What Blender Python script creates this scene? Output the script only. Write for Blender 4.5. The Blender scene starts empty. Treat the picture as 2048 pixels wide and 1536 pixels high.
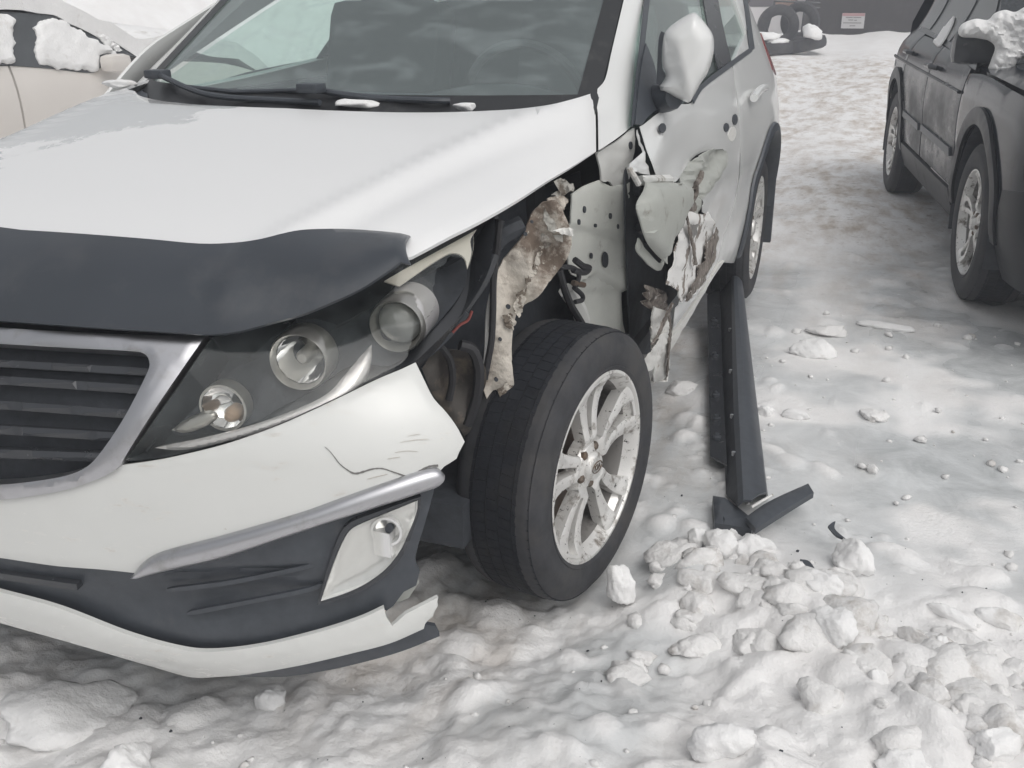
import bpy, bmesh, math, random
import numpy as np
from mathutils import Vector, Matrix
from mathutils.geometry import delaunay_2d_cdt
random.seed(4)
RNG = np.random.default_rng(11)
SC = bpy.context.scene
COL = SC.collection
# ------------------------------------------------------------------ camera, sky, sun, exposure
CAM = np.array([1.40, -1.97, 1.32]); FPX = 2000.0
YAW, PIT = math.radians(-20.1), math.radians(-21.1)
cd = bpy.data.cameras.new('camera'); cam = bpy.data.objects.new('camera', cd); COL.objects.link(cam)
cam.location = CAM; cam.rotation_euler = (math.pi/2 + PIT, 0, -YAW)
cd.sensor_width = 36.0; cd.lens = FPX/2048*36.0; cd.clip_start = 0.05; cd.clip_end = 500
SC.camera = cam
W = bpy.data.worlds.new('World'); SC.world = W; W.use_nodes = True
wn = W.node_tree.nodes; wl = W.node_tree.links
sky = wn.new('ShaderNodeTexSky'); sky.sky_type = 'NISHITA'; sky.sun_disc = False
SUN_EL, SUN_ROT = math.radians(54), math.radians(125)
sky.sun_elevation = SUN_EL; sky.sun_rotation = SUN_ROT; sky.air_density = 1.6; sky.dust_density = 5.0; sky.ozone_density = 1.0
hs = wn.new('ShaderNodeHueSaturation'); hs.inputs['Saturation'].default_value = 0.16
wl.new(sky.outputs[0], hs.inputs['Color']); wl.new(hs.outputs[0], wn['Background'].inputs['Color'])
wn['Background'].inputs['Strength'].default_value = 0.132
sl = bpy.data.lights.new('sun', 'SUN'); sun = bpy.data.objects.new('sun', sl); COL.objects.link(sun)
sl.energy = 0.55; sl.angle = math.radians(85); sl.color = (1.0, 0.985, 0.965)
sdir = Vector((math.sin(SUN_ROT)*math.cos(SUN_EL), math.cos(SUN_ROT)*math.cos(SUN_EL), math.sin(SUN_EL)))
sun.rotation_euler = sdir.to_track_quat('Z', 'Y').to_euler()
vs = SC.view_settings; vs.view_transform = 'Standard'; vs.look = 'None'; vs.gamma = 1.0; vs.use_curve_mapping = False
vs.exposure = -0.17
SC.cycles.max_bounces = 8; SC.cycles.volume_bounces = 1; SC.cycles.transparent_max_bounces = 16; SC.cycles.use_denoising = True

# ------------------------------------------------------------------ geometry helpers
_f = np.array([math.sin(YAW)*math.cos(PIT), math.cos(YAW)*math.cos(PIT), math.sin(PIT)])
_r = np.array([math.cos(YAW), -math.sin(YAW), 0.0]); _u = np.cross(_r, _f)
def rays(P):
    P = np.atleast_2d(np.asarray(P, float))
    return _f + np.outer((P[:, 0]-1024)/FPX, _r) - np.outer((P[:, 1]-768)/FPX, _u)
def at(px, py, **k):
    d = rays([(px, py)])[0]; (a, v), = k.items(); i = 'xyz'.index(a)
    return CAM + d*((v-CAM[i])/d[i])
def hit(P, F, t0=0.5, t1=9.0, n=420):
    """points where sight lines of the layout sketch meet the surface F = 0 (F > 0 on its outer side)"""
    D = rays(P); ts = np.linspace(t0, t1, n)
    pts = CAM + D[:, None, :]*ts[None, :, None]
    V = F(pts.reshape(-1, 3)).reshape(len(D), n)
    cross = (V[:, :-1] > 0) & (V[:, 1:] <= 0)
    idx = np.where(cross.any(1), cross.argmax(1), np.abs(V[:, :-1]).argmin(1))
    lo, hi = ts[idx], ts[np.minimum(idx+1, n-1)]
    for _ in range(26):
        m = (lo+hi)/2; v = F(CAM + D*m[:, None]); lo = np.where(v > 0, m, lo); hi = np.where(v > 0, hi, m)
    return CAM + D*((lo+hi)/2)[:, None]
def grad(F, P, e=1e-4):
    G = np.stack([F(P+np.eye(3)[i]*e)-F(P-np.eye(3)[i]*e) for i in range(3)], 1)
    return G/np.maximum(np.linalg.norm(G, axis=1, keepdims=True), 1e-12)
def sp(x, xs, ys):
    """smooth (cubic Hermite) interpolation through the knots"""
    xs = np.asarray(xs, float); ys = np.asarray(ys, float); x = np.asarray(x, float)
    m = np.gradient(ys, xs); xc = np.clip(x, xs[0], xs[-1])
    i = np.clip(np.searchsorted(xs, xc)-1, 0, len(xs)-2); h = xs[i+1]-xs[i]; t = (xc-xs[i])/h
    r = (2*t**3-3*t**2+1)*ys[i]+(t**3-2*t**2+t)*h*m[i]+(-2*t**3+3*t**2)*ys[i+1]+(t**3-t**2)*h*m[i+1]
    return r + np.where(x < xs[0], (x-xs[0])*m[0], 0) + np.where(x > xs[-1], (x-xs[-1])*m[-1], 0)
def _h2(ix, iy, s):
    n = (ix.astype(np.int64)*374761393 + iy.astype(np.int64)*668265263 + s*974634777) & 0x7fffffff
    n = ((n ^ (n >> 13))*1274126177) & 0x7fffffff
    return ((n ^ (n >> 16)) & 0xffff)/65535.0
def vnoise(x, y, s=0):
    x = np.asarray(x, float); y = np.asarray(y, float)
    ix, iy = np.floor(x), np.floor(y); fx, fy = x-ix, y-iy
    fx = fx*fx*(3-2*fx); fy = fy*fy*(3-2*fy)
    a, b, c, d = _h2(ix, iy, s), _h2(ix+1, iy, s), _h2(ix, iy+1, s), _h2(ix+1, iy+1, s)
    return (a*(1-fx)+b*fx)*(1-fy)+(c*(1-fx)+d*fx)*fy
def fbm(x, y, o=4, s=0, g=0.5):
    r = 0; a = 1.0; t = 0
    for i in range(o): r = r+a*vnoise(x*2**i+i*17.3, y*2**i-i*9.1, s+i); t += a; a *= g
    return r/t
def smooth01(t): t = np.clip(t, 0, 1); return t*t*(3-2*t)
def link(o, parent=None):
    if isinstance(parent, tuple): parent = parent[0]
    COL.objects.link(o)
    if parent is not None:
        o.parent = parent
        if parent.type == 'EMPTY' and parent.get('base') is not None: o.matrix_parent_inverse = Matrix.Translation(-Vector(parent['base']))
    return o
def thing(name, loc, label, cat, group=None):
    o = bpy.data.objects.new(name, None); COL.objects.link(o); o.location = loc; o['base'] = tuple(float(v) for v in loc)
    o['label'] = label; o['category'] = cat; o.empty_display_size = 0.1
    if group: o['group'] = group
    return o
def tag(o, label=None, cat=None, group=None, kind=None):
    for k, v in (('label', label), ('category', cat), ('group', group), ('kind', kind)):
        if v: o[k] = v
    return o
def mesh(name, V, Fc, mat, parent=None, sharp=38, flat=False):
    me = bpy.data.meshes.new(name); me.from_pydata([tuple(map(float, v)) for v in V], [], [tuple(map(int, f)) for f in Fc]); me.update()
    if not flat:
        me.polygons.foreach_set('use_smooth', [True]*len(me.polygons)); me.set_sharp_from_angle(angle=math.radians(sharp))
    if mat is not None: me.materials.append(mat)
    return link(bpy.data.objects.new(name, me), parent)
class MB:
    """collects shells into one mesh"""
    def __init__(s): s.v = []; s.f = []
    def add(s, V, Fc):
        o = len(s.v); s.v += [tuple(map(float, p)) for p in V]; s.f += [tuple(int(i)+o for i in f) for f in Fc]; return s
    def box(s, c, h, R=None, bev=0.0):
        c = np.array(c, float); h = np.array(h, float); b = min(bev, h.min()*0.9)
        if b <= 0:
            V = [(sx, sy, sz) for sz in (-1, 1) for sy in (-1, 1) for sx in (-1, 1)]
            V = np.array(V)*h; Fc = [(0, 2, 3, 1), (4, 5, 7, 6), (0, 1, 5, 4), (2, 6, 7, 3), (0, 4, 6, 2), (1, 3, 7, 5)]
        else:
            bm = bmesh.new(); bmesh.ops.create_cube(bm, size=2.0)
            for v in bm.verts: v.co = Vector((v.co.x*h[0], v.co.y*h[1], v.co.z*h[2]))
            bmesh.ops.bevel(bm, geom=list(bm.edges), offset=b, segments=2, affect='EDGES', profile=0.6)
            bm.verts.index_update(); V = np.array([v.co[:] for v in bm.verts]); Fc = [[v.index for v in f.verts] for f in bm.faces]; bm.free()
        if R is not None: V = V@np.array(R).T
        return s.add(V+c, Fc)
    def tube(s, P, r, seg=10, cap=True):
        P = np.array(P, float); n = len(P); r = np.full(n, r) if np.isscalar(r) else np.array(r)
        T = np.gradient(P, axis=0); T /= np.maximum(np.linalg.norm(T, axis=1, keepdims=True), 1e-9)
        up = np.array([0, 0, 1.0]) if abs(T[0][2]) < .9 else np.array([1.0, 0, 0]); V = []
        for i in range(n):
            a = np.cross(T[i], up); a /= max(np.linalg.norm(a), 1e-9); b = np.cross(a, T[i]); up = b
            for k in range(seg):
                w = 2*math.pi*k/seg; V.append(P[i]+r[i]*(math.cos(w)*a+math.sin(w)*b))
        Fc = [(i*seg+k, (i+1)*seg+k, (i+1)*seg+(k+1) % seg, i*seg+(k+1) % seg) for i in range(n-1) for k in range(seg)]
        if cap: Fc += [tuple(range(seg)), tuple(range((n-1)*seg, n*seg))[::-1]]
        return s.add(V, Fc)
    def lathe(s, prof, o, ax, seg=32, up=(0, 0, 1)):
        o = np.array(o, float); ax = np.array(ax, float); ax /= np.linalg.norm(ax); up = np.array(up, float)
        if abs(ax@up) > .95: up = np.array([1.0, 0, 0])
        a = np.cross(up, ax); a /= np.linalg.norm(a); b = np.cross(ax, a); V = []
        for (r, h) in prof:
            for k in range(seg):
                w = 2*math.pi*k/seg; V.append(o+ax*h+r*(math.cos(w)*a+math.sin(w)*b))
        n = len(prof); Fc = [(i*seg+k, i*seg+(k+1) % seg, (i+1)*seg+(k+1) % seg, (i+1)*seg+k) for i in range(n-1) for k in range(seg)]
        return s.add(V, Fc)
    def grid(s, G, flip=False):
        G = np.asarray(G, float); m, n = G.shape[:2]
        Fc = [(i*n+j, i*n+j+1, (i+1)*n+j+1, (i+1)*n+j) for i in range(m-1) for j in range(n-1)]
        if flip: Fc = [f[::-1] for f in Fc]
        return s.add(G.reshape(-1, 3), Fc)
    def build(s, name, mat, parent=None, sharp=38, flat=False, mirror=False, fix=False):
        if mirror:
            t = MB(); t.v = [(-x, y, z) for x, y, z in s.v]; t.f = [tuple(f)[::-1] for f in s.f]; pa = parent if isinstance(parent, tuple) else (parent, parent)
            return s.build(name, mat, pa[0], sharp, flat, False, fix), t.build(name, mat, pa[1], sharp, flat, False, fix)
        V = list(s.v); Fc = list(s.f)
        ob = mesh(name, V, Fc, mat, parent, sharp, flat)
        if fix:
            bm = bmesh.new(); bm.from_mesh(ob.data); bmesh.ops.recalc_face_normals(bm, faces=bm.faces); bm.to_mesh(ob.data); bm.free()
            if not flat: ob.data.set_sharp_from_angle(angle=math.radians(sharp))
        return ob
def cr(P, n=8, closed=False):
    """Catmull-Rom through points (any dimension)"""
    P = np.asarray(P, float); m = len(P); out = []
    for i in range(m if closed else m-1):
        if closed: p0, p1, p2, p3 = P[(i-1) % m], P[i], P[(i+1) % m], P[(i+2) % m]
        else: p1, p2 = P[i], P[i+1]; p0 = P[i-1] if i > 0 else 2*p1-p2; p3 = P[i+2] if i+2 < m else 2*p2-p1
        for k in range(n):
            t = k/n; out.append(.5*((2*p1)+(-p0+p2)*t+(2*p0-5*p1+4*p2-p3)*t*t+(-p0+3*p1-3*p2+p3)*t**3))
    if not closed: out.append(P[-1])
    return np.array(out)
def resample(P, step):
    d = np.r_[0, np.cumsum(np.linalg.norm(np.diff(P, axis=0), axis=1))]; n = max(1, int(round(d[-1]/step)))
    s = np.linspace(0, d[-1], n+1); return np.stack([np.interp(s, d, P[:, k]) for k in range(P.shape[1])], 1)
def outline(pts, step, smooth=True, rng=None):
    """closed outline: corners are marked 'c', ragged stretches 'j'"""
    P = [np.array(p[:2], float) for p in pts]; fl = [p[2] if len(p) > 2 else '' for p in pts]; n = len(P); rng = rng or random
    if not smooth: fl = [f if 'j' in f else f+'c' for f in fl]
    cs = [i for i in range(n) if 'c' in fl[i] or 'j' in fl[i] or 'j' in fl[i-1]]
    if not cs: return resample(np.vstack([c := cr(P, 8, True), c[:1]]), step)[:-1]
    out = []
    for a, i in enumerate(cs):
        j = cs[(a+1) % len(cs)]; k = (j-i) % n or n
        seg = [P[(i+q) % n] for q in range(k+1)]
        if 'j' in fl[i]:
            L = [seg[0], seg[-1]]; amp = .16
            while np.linalg.norm(L[1]-L[0]) > step*.8:
                M = []
                for q in range(len(L)-1):
                    d = L[q+1]-L[q]; M += [L[q], (L[q]+L[q+1])/2+np.array([-d[1], d[0]])*rng.uniform(-amp, amp)+d*rng.uniform(-.1, .1)]
                L = M+[L[-1]]
            s = np.array(L)
        else:
            s = resample(cr(seg, 8) if len(seg) > 2 else np.array(seg), step)
        out += list(s[:-1])
    return np.array(out)
def inpoly(Q, P):
    x, y = Q[:, 0], Q[:, 1]; r = np.zeros(len(Q), bool); n = len(P)
    for i in range(n):
        x1, y1 = P[i]; x2, y2 = P[(i+1) % n]
        if y1 == y2: continue
        c = ((y1 > y) != (y2 > y)) & (x < (x2-x1)*(y-y1)/(y2-y1)+x1); r ^= c
    return r
def pdist(Q, P):
    d = np.full(len(Q), 1e9); n = len(P)
    for i in range(n):
        a, b = P[i], P[(i+1) % n]; ab = b-a; L = ab@ab
        t = np.clip(((Q-a)@ab)/max(L, 1e-12), 0, 1)[:, None]; d = np.minimum(d, np.linalg.norm(Q-(a+t*ab), axis=1))
    return d
def tri2d(loops, step):
    P = loops[0]; lo, hi = P.min(0), P.max(0)
    gx = np.arange(lo[0]+step/2, hi[0], step); gy = np.arange(lo[1]+step/2, hi[1], step*.866); Q = []
    for k, yy in enumerate(gy): Q += [(xx+(step/2 if k % 2 else 0), yy) for xx in gx]
    Q = np.array(Q).reshape(-1, 2)
    if len(Q):
        m = inpoly(Q, P)
        for h in loops[1:]: m &= ~inpoly(Q, h)
        Q = Q[m]
        for h in loops:
            if len(Q): Q = Q[pdist(Q, h) > step*.55]
    V = np.vstack(list(loops)+([Q] if len(Q) else [])); E = []; o = 0; sizes = [len(h) for h in loops]
    for nl in sizes: E += [(o+i, o+(i+1) % nl) for i in range(nl)]; o += nl
    vo, eo, fo, ov, oe, of = delaunay_2d_cdt([Vector(v) for v in V], E, [], 0, 1e-5)
    vo = np.array([v[:] for v in vo]); fo = np.array(fo); C = vo[fo].mean(1); m = inpoly(C, P)
    for h in loops[1:]: m &= ~inpoly(C, h)
    fo = fo[m]; nb = [i for i, s_ in enumerate(ov) if any(q < o for q in s_)]
    return vo, fo, set(nb)
def patch(name, pts, F, mat, parent=None, step=14, off=0.0, th=0.006, holes=(), mirror=False, smooth=True, rnd=0.0, disp=None,
          pillow=0.0, pw=30, sharp=38, space='px', to3=None, seed=1, build=True, clip=True):
    """a panel: flat sketch outline -> dense triangulation -> laid on the body surface F, given thickness"""
    rg = random.Random(seed)
    loops = [outline(pts, step, smooth, rg)]+[outline(h, step*.6, True, rg) for h in holes]
    v2, f, nb = tri2d(loops, step)
    p3 = hit(v2, F) if to3 is None else to3(v2)
    N = grad(F, p3)
    o = np.full(len(v2), off)
    if pillow:
        d = pdist(v2, loops[0]); q = np.clip(d/pw, 0, 1); o = o+pillow*np.sqrt(1-(1-q)**2)
    if disp is not None: o = o+disp(p3, v2)
    bd = np.zeros(len(v2)); bd[list(nb)] = 1
    top = p3+N*(o-rnd*bd)[:, None]; bot = p3+N*(np.full(len(v2), off) - th if pillow else o-th)[:, None]
    n = len(v2)
    a, b, c = top[f[:, 0]], top[f[:, 1]], top[f[:, 2]]
    fl = np.einsum('ij,ij->i', np.cross(b-a, c-a), N[f[:, 0]]) < 0; f = np.where(fl[:, None], f[:, ::-1], f)
    FT = [tuple(t) for t in f]; FB = [tuple(int(i)+n for i in t[::-1]) for t in f]
    ec = {}
    for t in FT:
        for k in range(3): ec[(t[k], t[(k+1) % 3])] = 1
    R = [(e[1], e[0], e[0]+n, e[1]+n) for e in ec if (e[1], e[0]) not in ec]
    V = np.vstack([top, bot]); Fc = FT+FB+R
    if mirror and not clip:
        b = MB(); b.add(V, Fc); return b.build(name, mat, parent, sharp, mirror=True)
    if mirror:
        bm = bmesh.new(); vs_ = [bm.verts.new(p) for p in V]
        for t in Fc:
            try: bm.faces.new([vs_[int(i)] for i in t])
            except ValueError: pass
        bmesh.ops.bisect_plane(bm, geom=bm.verts[:]+bm.edges[:]+bm.faces[:], plane_co=(0, 0, 0), plane_no=(1, 0, 0), clear_inner=True)
        bm.verts.index_update(); bm.verts.ensure_lookup_table()
        V = np.array([q.co[:] for q in bm.verts]); Fc = [[q.index for q in t.verts] for t in bm.faces]; bm.free()
        k = len(V); V2 = V*[-1, 1, 1]; Fc = Fc+[[i+k for i in t][::-1] for t in Fc]; V = np.vstack([V, V2])
        if not build: return V, Fc
        ob = mesh(name, V, Fc, mat, parent, sharp)
        bm = bmesh.new(); bm.from_mesh(ob.data); bmesh.ops.remove_doubles(bm, verts=[q for q in bm.verts if abs(q.co.x) < 1e-4], dist=2e-4)
        bm.to_mesh(ob.data); bm.free(); ob.data.polygons.foreach_set('use_smooth', [True]*len(ob.data.polygons)); ob.data.set_sharp_from_angle(angle=math.radians(sharp))
        return ob
    if not build: return V, Fc
    return mesh(name, V, Fc, mat, parent, sharp)
def plane(p, n):
    p = np.array(p, float); n = np.array(n, float); n /= np.linalg.norm(n)
    return lambda X: (X-p)@n
# ------------------------------------------------------------------ materials
def pm(name, col, rough=0.5, metal=0.0, spec=0.5, var=None, bump=None, dirt=None, dirt2=None, coat=0.0, tr=0.0, zdirt=None):
    m = bpy.data.materials.new(name); m.use_nodes = True; nt = m.node_tree; N, L = nt.nodes, nt.links; b = N['Principled BSDF']
    b.inputs['Roughness'].default_value = rough; b.inputs['Metallic'].default_value = metal; b.inputs['Specular IOR Level'].default_value = spec
    b.inputs['Coat Weight'].default_value = coat; b.inputs['Coat Roughness'].default_value = 0.06
    b.inputs['Transmission Weight'].default_value = tr
    tc = N.new('ShaderNodeTexCoord'); co = tc.outputs['Object']
    def noise(scale, detail=5, rough_=.6, vec=co):
        q = N.new('ShaderNodeTexNoise'); q.inputs['Scale'].default_value = scale; q.inputs['Detail'].default_value = detail; q.inputs['Roughness'].default_value = rough_
        L.new(vec, q.inputs['Vector']); return q.outputs['Fac']
    def ramp(fac, a, c):
        q = N.new('ShaderNodeMapRange'); q.inputs[1].default_value = a; q.inputs[2].default_value = c; q.clamp = True; L.new(fac, q.inputs[0]); return q.outputs[0]
    def mix(fac, A, B):
        q = N.new('ShaderNodeMix'); q.data_type = 'RGBA'
        if hasattr(fac, 'links'): L.new(fac, q.inputs[0])
        else: q.inputs[0].default_value = fac
        for s_, v in ((q.inputs[6], A), (q.inputs[7], B)):
            if hasattr(v, 'links'): L.new(v, s_)
            else: s_.default_value = (*v, 1)
        return q.outputs[2]
    c = col
    if var:
        k = var[1]; c = mix(ramp(noise(var[0]), .3, .7), tuple(v*(1-k) for v in col), tuple(min(1, v*(1+k)) for v in col))
    rsock = None
    for i, d in enumerate((dirt, dirt2)):
        if d:
            dc, sc_, lo, hi = d[:4]
            vec = co
            if len(d) > 4:
                mp = N.new('ShaderNodeMapping'); mp.inputs['Scale'].default_value = d[4]; L.new(co, mp.inputs['Vector']); vec = mp.outputs[0]
            fac = ramp(noise(sc_, 8, .68, vec), lo, hi)
            if zdirt:
                sx = N.new('ShaderNodeSeparateXYZ'); L.new(co, sx.inputs[0]); zr = ramp(sx.outputs[2], zdirt[0], zdirt[1]); mm = N.new('ShaderNodeMath'); mm.operation = 'MULTIPLY'; L.new(fac, mm.inputs[0]); L.new(zr, mm.inputs[1]); fac = mm.outputs[0]
            c = mix(fac, c, dc)
            if i == 0:
                q = N.new('ShaderNodeMix'); q.data_type = 'FLOAT'; L.new(fac, q.inputs[0]); q.inputs[2].default_value = rough; q.inputs[3].default_value = max(rough, .7); rsock = q.outputs[0]
    if hasattr(c, 'links'): L.new(c, b.inputs['Base Color'])
    else: b.inputs['Base Color'].default_value = (*c, 1)
    if rsock is not None: L.new(rsock, b.inputs['Roughness'])
    if bump:
        q = N.new('ShaderNodeBump'); q.inputs['Strength'].default_value = bump[1]; q.inputs['Distance'].default_value = bump[2] if len(bump) > 2 else .004
        L.new(noise(bump[0], 6), q.inputs['Height']); L.new(q.outputs[0], b.inputs['Normal'])
    return m
def glass(name, tint, refl=1.45, rough=0.02, dens=0.0, frost=None):
    """thin sheet: tinted see-through with mirror reflection by angle, optional pale film (frost, melt water, painted-in veil)"""
    m = bpy.data.materials.new(name); m.use_nodes = True; nt = m.node_tree; N, L = nt.nodes, nt.links
    for n_ in list(N): N.remove(n_)
    out = N.new('ShaderNodeOutputMaterial'); t = N.new('ShaderNodeBsdfTransparent'); t.inputs[0].default_value = (*tint, 1)
    g = N.new('ShaderNodeBsdfGlossy'); g.inputs['Roughness'].default_value = rough; g.inputs[0].default_value = (1, 1, 1, 1)
    ge = N.new('ShaderNodeNewGeometry'); dp = N.new('ShaderNodeVectorMath'); dp.operation = 'DOT_PRODUCT'; L.new(ge.outputs['Normal'], dp.inputs[0]); L.new(ge.outputs['Incoming'], dp.inputs[1])
    def ma(op, x, y=None):
        n = N.new('ShaderNodeMath'); n.operation = op
        for s_, v in ((n.inputs[0], x), (n.inputs[1], y)):
            if v is None: continue
            if hasattr(v, 'links'): L.new(v, s_)
            else: s_.default_value = v
        return n.outputs[0]
    f0 = ((refl-1)/(refl+1))**2; fr = ma('ADD', ma('MULTIPLY', ma('POWER', ma('SUBTRACT', 1.0, ma('ABSOLUTE', dp.outputs['Value'])), 5.0), 1-f0), f0)   # Schlick, the same from both faces of the pane
    mx = N.new('ShaderNodeMixShader'); L.new(fr, mx.inputs[0]); L.new(t.outputs[0], mx.inputs[1]); L.new(g.outputs[0], mx.inputs[2]); res = mx.outputs[0]
    if dens or frost:
        d = N.new('ShaderNodeBsdfDiffuse'); d.inputs[0].default_value = (.50, .57, .58, 1); m2 = N.new('ShaderNodeMixShader'); m2.inputs[0].default_value = dens
        if frost:
            tc = N.new('ShaderNodeTexCoord'); mp = N.new('ShaderNodeMapping'); mp.inputs['Scale'].default_value = frost[1]; mp.inputs['Rotation'].default_value = (0, 0.5, 0); L.new(tc.outputs['Object'], mp.inputs[0])
            q = N.new('ShaderNodeTexNoise'); q.inputs['Scale'].default_value = frost[0]; q.inputs['Detail'].default_value = 7; q.inputs['Distortion'].default_value = .6; L.new(mp.outputs[0], q.inputs['Vector'])
            r = N.new('ShaderNodeMapRange'); r.inputs[1].default_value = frost[2]; r.inputs[2].default_value = frost[3]; r.inputs[3].default_value = dens; r.inputs[4].default_value = frost[4]; L.new(q.outputs['Fac'], r.inputs[0]); L.new(r.outputs[0], m2.inputs[0])
        L.new(res, m2.inputs[1]); L.new(d.outputs[0], m2.inputs[2]); res = m2.outputs[0]
    L.new(res, out.inputs[0]); return m
WHITE = (.73, .735, .725)
M = dict(
 white=pm('white car paint', WHITE, .22, coat=.5, var=(1.5, .02), dirt=((.5, .47, .42), 5, .66, .95)),
 whitelow=pm('white bumper paint with road film', (.66, .665, .645), .25, coat=.4, var=(2, .03), dirt=((.46, .42, .37), 16, .60, .84, (1, 1, 3.5)), dirt2=((.27, .22, .17), 80, .70, .74)),
 scuff=pm('scuffed white paint', (.70, .69, .66), .4, var=(30, .06), dirt=((.30, .24, .19), 35, .60, .70), dirt2=((.12, .10, .09), 60, .66, .70), bump=(40, .4, .004)),
 peel=pm('peeled white paint over bare grey metal', (.80, .79, .77), .45, dirt=((.24, .205, .18), 11, .545, .56), dirt2=((.12, .10, .085), 28, .66, .68), bump=(14, .25, .004)),
 hinge=pm('grey green inner steel lightened for shade', (.66, .67, .63), .5, var=(6, .10), dirt=((.30, .28, .25), 14, .6, .75), bump=(30, .25, .003)),  # lighter copy of the inner steel, brightened because the pillar stands in shade
 inner=pm('grey green inner steel', (.40, .41, .38), .5, var=(6, .10), dirt=((.20, .18, .155), 14, .58, .72), bump=(30, .25, .003)),
 innerw=pm('pale primed inner steel', (.68, .68, .66), .45, var=(6, .08), dirt=((.25, .22, .19), 16, .56, .70), bump=(40, .3, .003)),
 apron=pm('road grimed apron steel', (.66, .61, .54), .7, var=(14, .2), dirt=((.18, .14, .11), 9, .46, .60), dirt2=((.55, .52, .46), 55, .60, .64), bump=(55, .9, .006)),
 black=pm('black moulded plastic', (.054, .061, .072), .42, var=(40, .15), dirt=((.10, .10, .10), 10, .60, .9), bump=(300, .15, .001)),
 guard=pm('smoked bonnet guard', (.044, .050, .060), .30, var=(3, .1), dirt=((.10, .10, .105), 7, .5, .95)),
 gloss=pm('gloss black trim', (.042, .045, .051), .24, dirt=((.09, .09, .09), 12, .6, .9)),
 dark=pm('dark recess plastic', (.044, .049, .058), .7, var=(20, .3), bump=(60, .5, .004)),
 tread=pm('worn tread rubber with painted shadow', (.020, .022, .027), .8, spec=.2, var=(30, .25), dirt=((.045, .043, .042), 9, .5, .9), bump=(110, .5, .003)),  # less dusty than the sidewall, and shadow is put into the colour
 rubber=pm('tyre rubber', (.046, .047, .052), .72, spec=.3, var=(18, .2), dirt=((.085, .08, .075), 7, .45, .85), bump=(160, .3, .002)),
 chrome=pm('satin chrome', (.52, .52, .54), .36, metal=1.0, dirt=((.36, .35, .34), 16, .55, .85)),
 mirrorc=pm('bright reflector', (.86, .86, .86), .08, metal=1.0),
 ring=pm('satin lamp ring', (.50, .49, .46), .28, metal=.8),
 alloy=pm('cast alloy', (.74, .73, .71), .34, metal=.4, var=(10, .06), dirt=((.24, .215, .19), 26, .53, .66), dirt2=((.06, .055, .05), 60, .62, .65)),
 steel=pm('rusty disc', (.16, .14, .12), .5, metal=.6, dirt=((.16, .09, .05), 20, .4, .7)),
 glassc=glass('clear lamp lens', (.95, .95, .94), 1.42, .015, .012, (18, (1, 1, 1), .45, .8, .05)),
 foglens=glass('fog lamp lens', (.97, .97, .96), 1.40, .03),
 screen=glass('windscreen with melt water and painted veil', (.86, .95, .92), 1.5, .01, .20, (8, (1, 1, 2.6), .50, .78, .36)),  # even pale film paints a reflected veil into the pane, besides frost
 side=glass('side glass', (.88, .96, .93), 1.45, .01, .03, (9, (1, 1, .6), .5, .8, .10)),
 tint=glass('dark side glass', (.18, .20, .21), 1.5, .02, .03, (6, (1, 1, 1), .45, .75, .18)),
 interior=pm('dark cabin fabric', (.035, .037, .040), .85, var=(10, .2)),
 liner=pm('pale headliner', (.30, .31, .30), .9),
 frit=pm('black glass border', (.02, .021, .023), .35, dirt=((.10, .10, .10), 9, .55, .9)),
 amber=pm('amber bulb', (.40, .30, .22), .25),
 red=pm('red wire', (.28, .07, .06), .5),
 cable=pm('black cable', (.025, .025, .028), .6),
 rust=pm('rusty steel', (.19, .165, .145), .8, var=(20, .4), dirt=((.07, .055, .045), 30, .45, .6), dirt2=((.58, .56, .53), 34, .60, .63), bump=(60, .6, .004)),
)

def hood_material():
    """matt film of frost; in the bare glossy zone a dark reflection is put into the colour"""
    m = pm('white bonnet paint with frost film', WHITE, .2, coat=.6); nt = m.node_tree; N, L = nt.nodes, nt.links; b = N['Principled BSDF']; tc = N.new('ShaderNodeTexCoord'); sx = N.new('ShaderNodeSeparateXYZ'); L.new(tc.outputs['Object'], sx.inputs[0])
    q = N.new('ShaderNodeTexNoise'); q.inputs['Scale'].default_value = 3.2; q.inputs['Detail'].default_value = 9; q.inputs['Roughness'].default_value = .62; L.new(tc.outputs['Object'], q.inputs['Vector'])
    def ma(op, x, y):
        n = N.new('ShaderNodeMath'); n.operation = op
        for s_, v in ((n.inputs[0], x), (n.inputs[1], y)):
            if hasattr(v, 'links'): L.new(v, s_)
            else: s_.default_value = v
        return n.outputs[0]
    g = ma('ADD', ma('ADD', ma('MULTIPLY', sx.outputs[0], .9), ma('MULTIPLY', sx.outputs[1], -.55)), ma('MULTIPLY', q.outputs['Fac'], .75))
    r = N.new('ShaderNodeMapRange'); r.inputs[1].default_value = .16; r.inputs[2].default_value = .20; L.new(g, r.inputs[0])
    mx = N.new('ShaderNodeMix'); mx.data_type = 'RGBA'; L.new(r.outputs[0], mx.inputs[0]); mx.inputs[6].default_value = (.65, .655, .655, 1); mx.inputs[7].default_value = (.80, .80, .80, 1); L.new(mx.outputs[2], b.inputs['Base Color'])  # greyer bare zone: reflection of something dark put into the base colour
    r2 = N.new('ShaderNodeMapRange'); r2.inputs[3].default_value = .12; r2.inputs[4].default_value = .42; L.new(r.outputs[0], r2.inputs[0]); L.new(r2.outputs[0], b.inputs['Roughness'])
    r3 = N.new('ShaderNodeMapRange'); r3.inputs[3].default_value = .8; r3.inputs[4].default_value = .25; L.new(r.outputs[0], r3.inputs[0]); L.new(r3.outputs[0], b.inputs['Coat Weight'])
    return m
M['hood'] = hood_material()
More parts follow.
